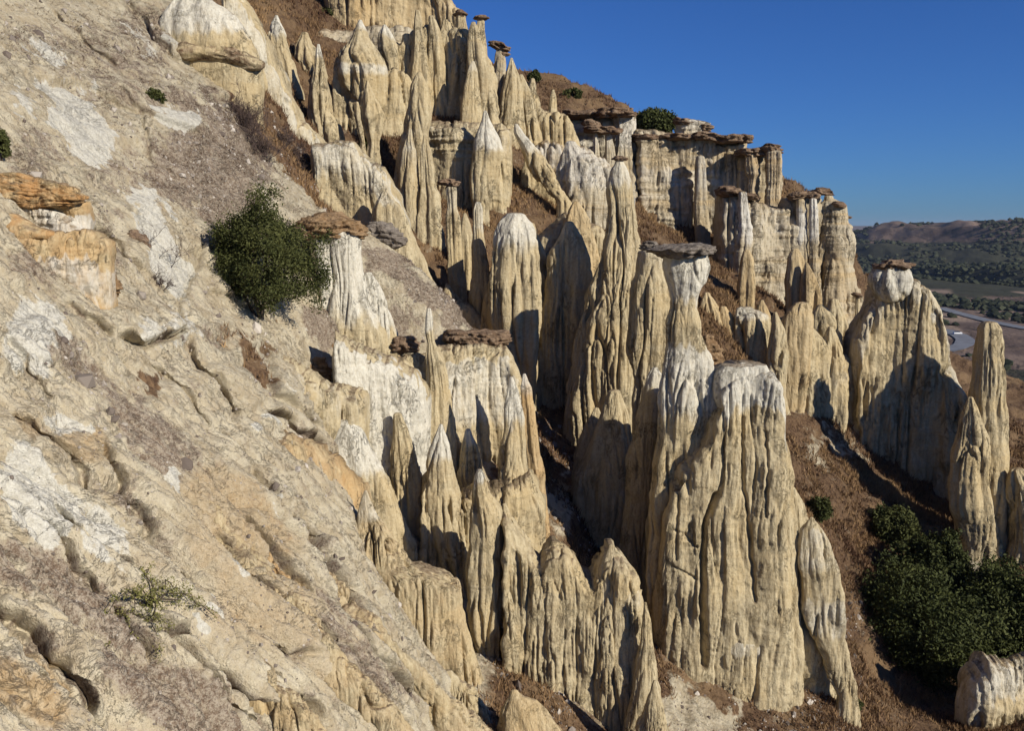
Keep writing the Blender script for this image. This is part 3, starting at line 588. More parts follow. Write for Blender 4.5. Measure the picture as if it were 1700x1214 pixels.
rock('rock_buttress', ring("868,394,400 900,396,420 950,412,455 1000,432,500 1060,462,548 1120,498,602 1180,540,655 1240,580,710", 17.5, .5, groove=1.1, orange=.15, lump=1.4, follow=.52), M_ROCK, 'second fluted ridge from the right on the bare near slope, ending at the bottom edge', 'rock buttress')
rock('rock_buttress', ring("955,298,304 985,300,328 1030,318,368 1080,344,418 1130,374,466 1180,408,512 1240,445,570", 13.9, .5, groove=1.0, orange=.15, lump=1.4, follow=.44), M_ROCK, 'fluted ridge right of the creeping shrub on the bare near slope', 'rock buttress')
rock('rock_buttress', ring("795,292,322 815,296,338 850,318,368 890,345,400 940,372,430", 17.3, .5, groove=.6, orange=.1, white=[(780, 830, 1.0)], lump=1.4, follow=.36), M_ROCK, 'small rounded rib with a white head in the middle of the near slope', 'rock buttress')
rock('rock_buttress', ring("890,415,425 905,416,440 950,432,470 1000,455,500", 18.0, .5, groove=.8, orange=.3, lump=1.4, follow=.36), M_OCHRE, 'little ochre rib between the white-headed rib and the ochre bluff', 'rock buttress')

# ------------------------------------------------------------------ middle white cliff with ledge, pinnacles in front of it
t = thing('fluted_cliff', (760, 900), 36.0, 'white and tan fluted cliff under a long brown ledge slab, middle of the slope', 'cliff')
rock('cliff_face', wall("640,600 660,592 700,585 735,572 790,570 840,574 852,590 862,625 876,650 886,690 890,760 902,860", "640,900 700,960 760,985 840,975 902,940", "640,34.6 760,35.4 850,36.2 902,37", 1.0, groove=1.0, white=[(20, 140, .62)], butt=1.9, ledge=.28, jag=.6, end=12), M_ROCK, parent=t)
rock('cap_rock', ring("552,742,842 560,738,848 568,745,850 574,760,840", 36.4, .5, style='cap', close_bottom=True, groove=0, ledge=.8), M_CAP, parent=t)
rock('cap_rock', ring("560,652,690 572,648,700 584,656,696", 35.2, .7, style='cap', close_bottom=True, groove=0), M_CAP, parent=t)
rock('white_face', wall("556,548 580,562 610,575 650,590 690,612 715,650", "556,850 620,920 715,960", "556,31.2 640,32.6 715,33.4", .8, groove=.45, white=[(8, 235, 1.0)], butt=2.6, lump=1.3, jag=.6, end=16), M_ROCK, parent=t)
rock('lower_boss', ring("700,560,588 720,548,604 760,540,622 800,545,645 850,560,668 900,600,690", 29.6, .5, white=[(690, 800, 1.0)], groove=.35, lump=1.4, style='soft'), M_ROCK, parent=t)
rock('shaded_flutes', wall("468,585 500,605 540,630 575,640 610,650", "468,720 520,760 610,860", "468,29.0 610,30.8", .7, groove=1.3, white=[(0, 60, .35)], butt=1.6, lump=1.2, jag=.8), M_ROCK, parent=t)
rock('smooth_column', ring("690,652,668 740,648,690 790,650,700 850,658,716 915,672,735", 31.2, .6, groove=.5), M_ROCK, parent=t)
rock('rock_pinnacle', ring("514,708,716 530,705,719 550,704,720 570,708,724 590,704,735 640,706,746", 34.2, .9, white=[(500, 552, 1)], groove=.4), M_ROCK, 'short white finger sticking up from the dark gravel left of the brown ledge slab', PN, GP)
rock('rock_pinnacle', ring("706,729,735 730,718,742 760,713,748 800,709,758 850,708,768 900,715,776 950,730,780 990,745,785", 30.5, .8, white=[(690, 775, 1.0)], groove=.9), M_ROCK, 'white-headed pointed pinnacle left of the shadow behind the slim white-nippled column', PN, GP)
rock('rock_pinnacle', ring("628,846,852 650,842,860 680,838,866 720,836,870 780,828,874 850,824,884 900,828,900 950,838,910", 32.0, .8, white=[(610, 715, 1.0)], groove=.9), M_ROCK, 'tall pointed pinnacle with a long white tip below the brown ledge slab', PN, GP)
rock('rock_pinnacle', ring("622,868,873 645,864,882 690,866,888 740,870,896 800,876,906 860,882,912 905,888,917", 33.4, .8, white=[(600, 665, .8)], groove=.3, orange=.25), M_OCHRE, 'smooth orange wedge at the right edge of the white cliff beside the dark gully', PN, GP)
rock('rock_pinnacle', ring("715,772,782 740,766,792 790,760,800 850,764,812 900,775,826", 33.6, .6, white=[(700, 740, .8)], groove=.6, lump=1.2), M_ROCK, 'low white-topped rib against the cliff foot above the slim white-nippled column', PN, GP)

# white block with overhanging slab, beside the round green tree
t = thing('capped_white_block', (570, 540), 35.0, 'bright white rock block under a rust brown overhanging slab, beside the round green tree', 'rock block')
rock('white_block', ring("390,512,598 400,515,600 450,522,604 500,527,622 530,532,636 555,540,650", 35.0, .6, white=[(380, 560, 1.0)], groove=.55, lump=1.3, ledge=.2), M_ROCK, parent=t)
rock('white_block', ring("455,606,618 480,604,634 520,604,648 560,606,660 600,610,668", 35.2, .7, white=[(440, 570, 1.0)], groove=.8), M_ROCK, parent=t)
rock('cap_rock', ring("357,520,560 366,500,590 378,492,604 390,497,606 397,520,600", 35.2, .8, style='cap', close_bottom=True, groove=0, ledge=.8), M_BOULDER, parent=t)
rock('cap_slab', ring("380,484,520 388,482,530 395,490,525", 34.6, .8, style='cap', close_bottom=True, groove=0), M_CAP, parent=t)
rock('boulder', ring("372,612,650 384,606,664 398,612,674 408,628,670", on_ground("372,612,650 384,606,664 398,612,674 408,628,670", .12), .7, style='boulder', close_bottom=True, groove=0, lump=.6), M_CAPG, 'flat grey boulder jutting right from the gravel crest behind the rust brown slab', 'boulder')
GB = 'loose brown boulders on the slope'
rock('boulder', ring("598,504,540 612,498,552 626,500,554 634,508,548", on_ground("598,504,540 612,498,552 626,500,554 634,508,548", .12), .8, style='boulder', close_bottom=True, groove=0, lump=.6), M_BOULDER, 'rusty brown flat boulder perched on the white cliff, lower of the two touching ones', 'boulder', GB)
rock('boulder', ring("574,548,572 586,540,583 598,542,586 606,552,580", on_ground("574,548,572 586,540,583 598,542,586 606,552,580", .12), .8, style='boulder', close_bottom=True, groove=0, lump=.6), M_BOULDER, 'rusty brown boulder just above and right of the other flat one on the white cliff', 'boulder', GB)
rock('boulder', ring("452,156,186 464,150,198 478,154,200 490,162,196", on_ground("452,156,186 464,150,198 478,154,200 490,162,196", .12), .8, style='boulder', close_bottom=True, groove=0, lump=.6), M_BOULDER, 'tan block in the white slope below the orange overhang', 'boulder', GB)
rock('boulder', ring("386,212,232 396,206,244 408,210,246 416,220,244", on_ground("386,212,232 396,206,244 408,210,246 416,220,244", .12), .8, style='boulder', close_bottom=True, groove=0, ledge=.8, lump=.6), M_CAP, 'layered grey brown rock beside the tall white chalk strip', 'boulder', GB)
rock('boulder', ring("1100,548,560 1110,544,568 1122,548,566", on_ground("1100,548,560 1110,544,568 1122,548,566", .12), .8, style='boulder', close_bottom=True, groove=0, lump=.6), M_BOULDER, 'small orange stone in the rubble gully near the bottom edge', 'boulder', GB)

# orange overhang at the left edge
t = thing('orange_outcrop', (60, 470), 18.8, 'orange stained overhanging outcrop with a small dark cave at the left edge', 'rock outcrop')
rock('upper_shelf', ring("290,-60,40 302,-80,90 312,-90,124 324,-95,144 334,-90,140 345,-80,110", 20.9, .22, style='cap', groove=0, lump=.5, orange=.8, close_bottom=True, ledge=.6), M_OCHRE, parent=t)
rock('recess_wall', wall("-80,325 20,325 60,322 110,326 150,335", "-80,430 60,430 150,440", 21.2, .45, groove=.6, orange=.35, white=[(20, 80, .7)], ledge=.8, jag=.3, cuts=[('116,346 128,356 138,350 146,368', 11, 34), ('60,340 100,345 130,342', 3, 12)]), M_OCHRE, parent=t)
rock('lower_lip', ring("356,-90,30 370,-90,52 382,-90,82 391,-85,94 397,-82,84", 20.0, .3, style='soft', groove=0, lump=1.0, orange=.7, close_bottom=True, ledge=.4), M_OCHRE, parent=t)
rock('fluted_foot', wall("0,392 60,396 100,388 150,380 185,402", "0,470 90,500 185,520", "0,19.6 185,20.9", .4, groove=1.0, orange=.3, ledge=.8, jag=.8, lump=1.4, white=[(40, 110, .6)]), M_OCHRE, parent=t)

# white dome with dark overhanging slab, top left
t = thing('overhang_rock', (340, 130), 44.5, 'white chalk dome above a dark-edged overhanging slab near the top left', 'rock outcrop')
rock('white_dome', ring("-10,296,345 10,284,372 30,276,392 55,272,408 78,272,422 92,280,428 100,300,430", 44.5, .5, style='soft', white=[(-20, 70, 1.0)], groove=0, lump=1.5, soil=.15), M_ROCK, parent=t)
rock('slab', ring("82,275,400 90,272,420 98,300,434 106,345,438 112,395,434", 43.9, .4, style='soft', close_bottom=True, groove=0, lump=1.3, soil=.55, ledge=1.0), M_ROCK, parent=t)
rock('under_wall', wall("290,98 350,108 400,116 438,122", "290,165 438,230", 45.2, .6, groove=1.0, ledge=.5, jag=.4), M_ROCK, parent=t)

# ------------------------------------------------------------------ tan rock rib running down from the top, left of the upper pinnacles
rock('rock_rib', wall("372,-30 400,-12 420,12 438,48 452,90 470,128 486,160 500,196 522,216 545,236", "372,160 420,215 470,270 520,320 545,345", "372,47 460,49 545,51", 1.6, groove=.7, white=[(10, 60, .6)], butt=1.5, jag=.7), M_ROCK, 'long pale rock rib falling from the top edge, left of the upper pinnacles', 'rock rib')
rock('rock_rib', wall("520,240 560,232 590,236 612,262 640,278 655,310 672,345 685,390", "520,340 560,370 620,420 685,460", "520,46 600,46 685,46", 1.4, groove=.6, white=[(5, 60, .6)], butt=1.4, jag=.6), M_ROCK, 'flat-topped pale rock rib dropping right above the dark crest with bare shrubs', 'rock rib')
rock('rock_rib', ring("318,634,644 345,622,668 380,618,684 420,620,700 460,640,714 490,665,730 515,690,742 545,710,755", 43.5, .6, groove=.5, lump=1.2, white=[(300, 345, .6)]), M_ROCK, 'lowest tan rock rib tapering down behind the gravel crest', 'rock rib')

# ------------------------------------------------------------------ upper pinnacles
def pin(rows, d, label, **k):
    mat = k.pop('mat', M_ROCK)
    return rock('rock_pinnacle', ring(rows, d, **k), mat, label, PN, GP)
def capped(rows, caps, d, label, group=None, **k):
    r = rows_of(rows); mat = k.pop('mat', M_ROCK)
    t = thing('capped_pinnacle', ((r[-1, 1] + r[-1, 2]) / 2, r[-1, 0]), d, label, PN, group)
    rock('shaft', ring(rows, d, **k), mat, parent=t)
    for c in caps: rock('cap_rock', ring(c, d, .8, style='cap', close_bottom=True, groove=0, ledge=.8), M_CAP, parent=t)
    return t
pin("26,457,461 40,451,466 60,446,472 80,446,476 110,452,486 140,460,494", 62, 'isolated white-tipped cone near the top left, right of the pale rib', white=[(10, 66, 1)], ratio=.9)
pin("56,500,512 75,492,520 100,490,530 130,500,540", 68, 'low blunt grey cone between the white-tipped cone and the needle', ratio=.8)
pin("74,527,531 90,524,534 120,522,541 150,516,546 190,512,552 225,516,562", 60, 'thin needle with a small white point on a broad smooth foot', white=[(60, 95, 1)], ratio=.9)
pin("34,595,601 46,590,606 62,584,610 80,574,622 100,564,634 115,560,640 125,561,642 145,566,644 175,574,640 200,582,622 240,588,620", 64, 'big bell-shaped pinnacle with a white head and a pale belt around its waist', white=[(20, 52, 1), (112, 124, .8)], groove=.8, ratio=.75)
pin("42,636,641 52,632,648 66,628,656 85,630,662 110,640,664 140,642,662", 67, 'small white-peaked pinnacle right behind the bell-shaped one', white=[(30, 66, .9)])
pin("134,608,612 150,604,618 170,601,630 195,600,636 215,604,634 238,612,630", 59, 'leaf-shaped pinnacle in front of the bell-shaped one, dark along its left side', groove=.6, ratio=.9)
pin("170,590,595 190,588,600 215,592,604 235,598,606", 58.8, 'narrow dark sliver leaning against the leaf-shaped pinnacle', groove=.5)
pin("18,690,696 30,688,700 60,686,704 100,682,710 150,672,714 175,668,712", 67, 'tallest thin spire rising in front of the top cliff', groove=.8)
pin("60,668,682 85,664,690 120,660,694 150,656,694", 67.8, 'stubby fluted column left of the tallest thin spire', groove=1)
pin("28,712,722 50,712,730 90,712,738 140,710,742 170,712,745", 67.6, 'straight fluted column under a small brown cap behind the upper slope', groove=1)
pin("36,735,748 60,728,758 100,724,764 140,726,766", 68.5, 'broad fluted column left of the dark cleft near the skyline', groove=1.1)
capped("28,757,772 45,757,775 70,754,778 100,748,780 130,740,780 155,732,778", ["20,756,772 25,753,776 30,760,774"], 68.2, 'skyline pillar with a small brown cap, left of the taller mushroom-capped pair')
capped("30,794,804 40,793,804 55,790,803", ["23,790,806 27,787,811 31,795,806"], 66.6, 'top skyline mushroom rock with a flat brown cap against the sky')
pin("38,782,790 50,778,796 75,777,802 100,778,808 125,780,815 140,782,818", 66.3, 'smooth tapering pillar under the skyline mushroom rock', groove=.5)
pin("103,782,788 115,778,792 130,776,794 145,772,796", 65.4, 'small finger at the foot of the smooth skyline pillar', white=[(95, 120, .6)])
capped("84,824,836 95,822,838 110,820,838 128,820,836", ["72,812,838 77,808,846 82,822,846", "88,832,842 91,830,846 94,833,843"], 74, 'dark leaning skyline hoodoo with two stacked brown caps', mat=M_STRATA)
pin("97,847,852 112,843,857 130,838,862 150,834,866 172,832,868", 71, 'highest cone of the skyline trio beside the mushroom hoodoo', white=[(90, 112, .5)], groove=.8)
pin("125,862,868 145,858,878 165,856,884 185,854,890", 71.6, 'middle cone of the skyline trio', groove=.9)
pin("132,880,888 150,874,892 175,866,896 200,858,900", 73, 'right cone of the skyline trio, lowest', groove=.9)
pin("150,916,921 162,913,924 180,910,925 200,900,928", 76, 'small lone finger right of the skyline trio', groove=.7)
t = thing('upper_cliff', (640, 50), 80, 'fluted tan cliff along the very top edge left of the sky', 'cliff')
rock('cliff_face', wall("545,-30 600,-30 660,-28 720,-20 745,0 765,22 775,50 780,80", "545,22 600,40 700,60 780,150", 80, 2.0, groove=1.0, white=[(0, 26, .3)], butt=1.0, jag=.6, end=10), M_OCHRE, parent=t)
t = thing('shaded_strata', (600, 120), 72, 'low layered rock band behind the bell-shaped pinnacle', 'cliff')
rock('cliff_face', wall("480,55 530,50 600,48 660,44 720,55", "480,120 600,140 720,130", 76, 1.4, groove=.5, ledge=1.4, butt=.8, jag=.7), M_STRATA, parent=t)

# middle band of pinnacles under the brown bank
pin("122,692,700 140,684,708 165,680,712 200,672,714 240,664,708 290,656,702 330,650,696 370,650,712 420,660,728 465,700,742", 59.5, 'very long tapering pinnacle running down the middle of the upper slope', white=[(215, 330, .35)], groove=.7, ratio=.8)
pin("225,703,708 245,699,714 270,698,718 300,697,722 325,696,730", 57.5, 'small pale finger right of a narrow black cleft', white=[(215, 270, .4)], groove=.5)
pin("215,678,684 250,668,690 300,664,694 350,668,700 400,676,712", 57.6, 'grey pointed rib left of the narrow black cleft', white=[(200, 300, .5)], groove=.6)
rock('rock_band', wall("690,208 730,200 780,205 830,205 850,215", "690,330 760,345 850,330", 64, 2.0, groove=.5, ledge=1.1, white=[(5, 60, .4)], butt=1.4, jag=.8), M_ROCK, 'rounded pale rock band between the black cleft and the brown gully', 'cliff')
pin("185,803,808 205,798,815 225,792,825 250,788,832 262,786,833 285,784,828 315,783,822 345,786,812", 60.5, 'onion-shaped white-headed pinnacle left of the brown gully', white=[(175, 258, .95)], groove=.6, ratio=.9)
pin("207,854,860 222,853,870 240,862,886 260,872,902 285,885,915 310,905,930 335,925,948", 64, 'grey-white crooked blade with deep flutes slanting down to the right', white=[(190, 262, .9)], groove=1.3, ratio=.7)
pin("262,872,884 300,866,912 340,870,920 370,872,925", 66, 'dull fluted bluff under the crooked grey-white blade', groove=1.0, ratio=.5)
rock('rock_band', wall("888,190 920,182 945,195 960,230", "888,290 960,300", 74, 1.8, groove=1.0, jag=1, butt=1.0), M_ROCK, 'crumbling fluted rock band under the brown hilltop', 'cliff')
pin("238,938,958 255,932,978 275,930,994 300,928,1004 340,935,1008 380,950,1006 410,960,1004", 66, 'wide deeply fluted white and grey buttress left of the tall pinnacle', white=[(225, 330, .8)], groove=1.6, ratio=.6, mat=M_STRATA)
capped("312,740,757 330,741,758 345,743,758 360,741,762 390,742,764 430,744,768 475,745,774 520,746,780 560,748,785", ["298,730,758 303,723,764 308,736,762"], 53, 'slim mushroom pillar with a wide dark cap shading its neck, middle of the slope', white=[(300, 372, .5)], groove=.5, ratio=1.0)
pin("355,770,774 370,766,780 400,764,786 440,762,790", 56, 'little tan cone between the mushroom pillar and the grey-headed finger', groove=.4)
pin("338,789,798 348,785,801 370,784,802 390,784,804 430,783,808 470,782,816 510,784,828 545,790,838", 50.5, 'slender finger with a rounded grey head right of the mushroom pillar', white=[(325, 395, .7)], groove=1.0, ratio=1.0)
pin("358,842,874 372,828,884 390,820,890 420,815,894 470,813,896 530,813,896 580,820,893 630,845,890 670,868,890", 48, 'broad flat-topped white-crowned block left of the black gully', white=[(345, 420, .95)], groove=.8, ratio=.7)
pin("338,950,962 350,942,972 370,936,980 400,930,988 450,930,994", 56, 'pointed ochre cone lit above the shaded gully, left of the tall pinnacle', mat=M_OCHRE, groove=.6)
pin("372,938,952 395,928,966 430,914,976 480,904,982 560,898,980 640,888,965 700,885,960", 49.8, 'wide pinnacle standing in shade between the white-crowned block and the tall pinnacle', groove=.9, ratio=.6, white=[(350, 400, .4)])
t = capped("268,1022,1034 282,1016,1041 300,1012,1047 318,1008,1051 340,1010,1052 380,1007,1058 410,1004,1062 450,998,1066 490,990,1078 540,968,1086 590,956,1092 640,948,1094 700,940,1080 740,935,1070", ["259,1020,1036 262,1017,1042 266,1022,1038"], 47.5, 'tall straight pinnacle with a pale cone head and tiny cap, left of the capped pillar', white=[(262, 312, .75)], groove=1.0, ratio=.75)
pin("425,1000,1006 450,990,1012 490,975,1016 540,960,1012 600,948,1000 650,944,995", 47.2, 'slanting shaded fin leaning on the left foot of the tall pinnacle', groove=.9, ratio=.5)
pin("420,1060,1110 450,1058,1112 480,1050,1116 530,1046,1118 580,1046,1115 640,1056,1110 700,1050,1110", 42.5, 'wide tan fluted pinnacle half hidden behind the capped pillar', white=[(405, 445, .5)], groove=.9, ratio=.7)
pin("613,1082,1092 622,1076,1098 650,1066,1100 700,1054,1098 760,1045,1095 820,1040,1090", 38, 'white-topped stub in shade at the left foot of the capped pillar', white=[(600, 650, .9)], groove=.7)
pin("652,1010,1030 690,995,1045 740,975,1050 790,955,1050", 40.5, 'rounded cone in deep shade at the bottom of the gully', groove=.6)
pin("680,985,995 700,975,1005 740,962,1012 790,952,1020", 42, 'small cone deepest in the gully shade, left of the rounded one', groove=.6)

# organ wall right of the capped pillar
rock('rock_curtain', wall('700,790 716,770 740,800 765,820 790,800 820,800 850,790 880,780 905,830', '700,960 905,960', '700,31.0 905,32.2', 1.0, groove=1.3, butt=1.6, jag=.8, end=8), M_ROCK, 'fluted rock curtain between the white-headed pinnacle and the long white-tipped one', 'rock buttress')
rock('rock_curtain', wall('740,470 770,500 800,520 830,400 850,380 885,370 905,420 940,400 960,380', '740,620 860,690 960,720', '740,50.2 870,49.8 960,53', 1.0, groove=1.2, butt=1.6, jag=.6, end=6), M_ROCK, 'fluted rock curtain behind the mushroom pillar and the flat-topped white-crowned block', 'rock buttress')
rock('rock_curtain', wall('556,112 575,100 600,96 625,104 645,118 660,112 690,140', '560,245 620,260 690,300', '560,64.9 690,65.2', .9, groove=1.0, butt=1.4, jag=.8, end=6), M_ROCK, 'rock curtain behind the bell-shaped and the leaf-shaped pinnacles', 'rock buttress')
rock('rock_curtain', wall('835,120 850,135 870,140 895,175 915,190 935,215', '835,200 880,230 935,250', '835,74 935,77', .9, groove=1.0, butt=1.2, jag=.6, end=6), M_ROCK, 'rock curtain joining the skyline trio of cones', 'rock buttress')
rock('rock_curtain', wall('880,250 905,235 940,235 975,245 1010,270 1050,330', '880,360 960,420 1050,430', '880,71 1050,74', 1.2, groove=1.3, butt=1.6, jag=.8, end=6, white=[(0, 50, .6)]), M_STRATA, 'pale fluted curtain behind the wide grey buttress left of the tall pinnacle', 'rock buttress')
rock('rock_curtain', wall('1155,520 1175,512 1200,528 1222,532 1260,528 1290,525 1330,520 1352,545 1375,575 1400,590 1430,560 1450,540', '1155,700 1300,700 1450,720', '1155,61.6 1300,60.8 1450,65', 1.0, groove=1.4, butt=1.2, jag=.6, end=6), M_ROCK, 'fluted rock curtain behind the ochre columns right of the capped pillar', 'rock buttress')
rock('rock_curtain', wall('652,80 672,66 690,52 712,46 735,50 752,44 775,50 790,66 804,92 822,130', '652,200 740,190 822,160', 68.8, 1.0, groove=1.3, butt=1.2, jag=.6, end=6), M_ROCK, 'fluted rock curtain joining the upper pinnacles below the sky', 'rock buttress')
rock('rock_curtain', wall('860,420 900,385 940,350 1000,380 1060,415 1110,430', '860,700 1000,720 1110,700', 58, 1.5, groove=1.2, butt=1.2, jag=.6, end=6), M_ROCK, 'dark rock curtain closing the back of the shaded gully', 'rock buttress')
pin("489,1168,1180 500,1163,1188 520,1161,1200 560,1163,1212 610,1165,1216 660,1170,1218", 61, 'ochre rounded column directly right of the capped pillar neck', mat=M_OCHRE, groove=.7)
pin("512,1196,1206 530,1192,1218 570,1190,1226 630,1190,1228 690,1196,1230", 60.8, 'second ochre column right of the capped pillar neck', mat=M_OCHRE, groove=.9)
pin("514,1222,1250 524,1220,1276 540,1222,1280 580,1222,1282 640,1224,1284 690,1230,1286", 60.3, 'evenly fluted organ-pipe block with a white spot and a peak at its right', white=[(505, 530, .8)], groove=1.5, ratio=.55, fl=.7)
pin("500,1262,1268 512,1256,1274 530,1254,1280 560,1254,1282", 60.9, 'small ochre peak on the organ-pipe block', mat=M_OCHRE, groove=.8)
pin("506,1318,1346 520,1304,1350 550,1294,1350 600,1284,1344 640,1280,1338 690,1286,1330", 60, 'big ochre fluted bluff with a lit rounded top right of the organ-pipe block', mat=M_OCHRE, groove=1.1, ratio=.6)
pin("520,1284,1290 545,1280,1300 590,1276,1306 640,1278,1304 700,1282,1310", 58.8, 'dark grooved rib on the left of the big ochre bluff', groove=1.4, ratio=.8)
pin("418,1234,1246 430,1230,1251 455,1228,1254 480,1224,1256 505,1224,1254 530,1232,1252", 66, 'ochre spire on the brown bank in front of the back cliff', mat=M_OCHRE, groove=.6)
pin("416,1314,1326 428,1308,1332 450,1305,1336 480,1303,1338 515,1304,1340", 71, 'taller of two ochre spires touching each other before the back cliff', mat=M_OCHRE, groove=.6)
pin("438,1336,1342 455,1332,1352 480,1330,1358 510,1330,1362 535,1336,1364", 70, 'right, lower one of two ochre spires touching each other', mat=M_OCHRE, groove=.7)
pin("508,1358,1366 522,1350,1380 545,1346,1390 590,1345,1396 640,1350,1400", 64, 'tan pointed column behind the pear-shaped pinnacle', groove=.8)
pin("545,1374,1384 560,1368,1392 585,1360,1396 615,1354,1402 650,1350,1405 680,1350,1405 706,1362,1402", 61.8, 'pear-shaped fluted pinnacle standing alone at the head of the brown bank', groove=1.0, white=[(612, 640, .5)])
pin("620,1170,1182 660,1168,1190 720,1172,1200", 47, 'crumbly dark brown rock with a hole behind the white shoulder', mat=M_CAP, groove=.2, lump=2)
rock('rock_buttress', ring("560,1168,1184 580,1164,1198 610,1168,1204 640,1176,1200", 44, .7, style='boulder', groove=0), M_BOULDER, 'rough rust brown knob in the gap behind the capped pillar', 'rock buttress')

# right-hand massif
t = thing('shaded_massif', (1500, 760), 66, 'large dark massif on the right with a white and brown knobbly head', PN)
rock('body', wall("1404,600 1412,560 1425,530 1440,505 1452,480 1462,462 1490,455 1515,462 1530,478 1550,500 1558,535 1566,580 1582,625 1600,660 1612,690", "1404,760 1450,800 1612,800", "1404,63.5 1500,63 1612,62", 1.5, groove=1.3, butt=2.2, jag=.4, white=[(0, 40, .5)], end=10, lean=.5), M_ROCK, parent=t)
rock('head', ring("438,1462,1498 446,1452,1510 462,1446,1514 480,1450,1514 492,1460,1510", 62.4, .9, white=[(430, 500, 1)], groove=.3, lump=1.8, style='soft', close_bottom=True), M_ROCK, parent=t)
rock('head_cap', ring("434,1462,1500 440,1448,1508 446,1455,1500", 62.2, .9, style='cap', close_bottom=True, groove=0), M_CAP, parent=t)
rock('right_shoulder', ring("484,1524,1540 500,1518,1550 520,1516,1558 535,1520,1558", 62.2, .8, white=[(470, 532, 1)], groove=.3, lump=1.6, style='soft', close_bottom=True), M_ROCK, parent=t)
# lone spire and its neighbours
t = thing('twin_spire', (1640, 900), 54, 'tall finger-like spire at the right with a shorter jagged rib joined to its left foot', PN)
rock('tall_spire', ring("538,1628,1656 545,1623,1662 570,1620,1664 620,1616,1665 660,1614,1666 720,1612,1668 780,1604,1669 840,1600,1670 880,1602,1674 905,1604,1678", 54, .9, groove=.7, jag=.8), M_ROCK, parent=t)
rock('side_rib', ring("662,1606,1616 680,1600,1622 720,1594,1632 760,1584,1638 800,1574,1640 840,1576,1644 880,1588,1650 905,1598,1655", 53.2, .8, groove=.9), M_ROCK, parent=t)
pin("782,1676,1700 800,1672,1720 840,1674,1740 880,1680,1750", 52.5, 'stout pinnacle cut by the right edge of the picture', groove=.9)
pin("466,1898,1908 500,1868,1945 535,1835,1993 571,1808,2030 640,1790,2060 800,1770,2100", 53.3, 'broad pointed pinnacle added unseen beyond the right edge to shade the dark massif', groove=.5, ratio=.4)  # added out of view, outlined so its shadow falls on the massif
rock('rock_buttress', wall("1588,1160 1600,1120 1615,1098 1632,1088 1660,1094 1690,1086 1760,1084 1830,1090", "1588,1190 1640,1190 1660,1130 1830,1130", "1588,38.2 1830,38.6", .7, groove=1.1, lump=2.0, jag=1.2, white=[(0, 60, .6)], butt=1.6, end=36), M_ROCK, 'low pale crumbly ridge under the oaks at the bottom right, cut by the edge', 'rock buttress')

# ------------------------------------------------------------------ back cliffs
def colm(t, rows, d, **k): return rock('column', ring(rows, d, **k), k.get('mat', M_STRATA), parent=t)
t = thing('back_cliff', (1120, 420), 88, 'long layered back cliff with dark brown cap ledges below the hilltop bush', 'cliff')
rock('cliff_face', wall("1050,214 1080,216 1120,222 1160,224 1190,228 1215,232 1240,262 1260,300", "1050,420 1120,440 1200,450 1260,430", 89, 2.2, groove=.9, ledge=.9, butt=1.1, white=[(60, 90, .5), (100, 170, .35)], jag=.4, end=8), M_STRATA, parent=t)
rock('column', ring("232,1152,1186 260,1154,1187 300,1154,1188 340,1154,1188 380,1156,1188 420,1160,1190", 87, .8, groove=.9, ledge=1, white=[(240, 300, .5)]), M_STRATA, parent=t)
rock('column', ring("262,1156,1170 275,1154,1172 300,1154,1172 340,1152,1174 400,1156,1178", 85, .9, groove=.7, white=[(255, 330, .6)]), M_STRATA, parent=t)
for c, d in [("226,1052,1106 229,1050,1110 232,1054,1108", 87.4), ("225,1104,1160 229,1102,1164 233,1106,1160", 87), ("222,1150,1190 227,1148,1192 232,1152,1188", 86), ("226,1184,1240 231,1182,1244 236,1190,1242", 86)]:
    rock('cap_rock', ring(c, d, .8, style='cap', close_bottom=True, groove=0), M_CAP, parent=t)
rock('top_block', ring("205,1120,1180 212,1120,1176 222,1122,1172", 92, .6, groove=.6, white=[(195, 230, .6)], ledge=1), M_STRATA, parent=t)
rock('cap_rock', ring("198,1118,1152 202,1116,1160 206,1120,1158", 92, .8, style='cap', close_bottom=True, groove=0), M_CAP, parent=t)
rock('cap_rock', ring("208,1162,1182 212,1160,1184 216,1163,1180", 91.5, .8, style='cap', close_bottom=True, groove=0), M_CAP, parent=t)
rock('right_block', ring("236,1214,1242 245,1214,1240 258,1216,1238", 88.5, .8, groove=.5, ledge=1), M_STRATA, parent=t)

t = thing('back_cliff', (1270, 330), 84, 'recessed cliff block with two waisted pillars under a flat cap, on the right skyline', 'cliff')
rock('cliff_face', wall("1218,256 1250,252 1280,250 1294,252", "1218,345 1294,345", 87, 1.4, groove=.5, ledge=.6, butt=.5, jag=.3, end=5), M_STRATA, parent=t)
rock('waisted_pillar', ring("258,1238,1256 270,1238,1258 284,1238,1262 296,1243,1258 310,1242,1254 325,1242,1254", 84, .9, groove=.3, orange=.25, ledge=.8), M_STRATA, parent=t)
rock('round_pillar', ring("254,1272,1296 270,1272,1296 300,1272,1295 312,1272,1294 325,1270,1294 342,1270,1294", 83.4, .95, groove=.5, ledge=.8, orange=.15), M_STRATA, parent=t)
rock('cap_rock', ring("248,1226,1272 252,1222,1280 257,1226,1276", 84.6, .9, style='cap', close_bottom=True, groove=0), M_CAP, parent=t)
rock('cap_rock', ring("243,1266,1296 248,1264,1298 254,1270,1297", 83.6, .9, style='cap', close_bottom=True, groove=0), M_CAP, parent=t)

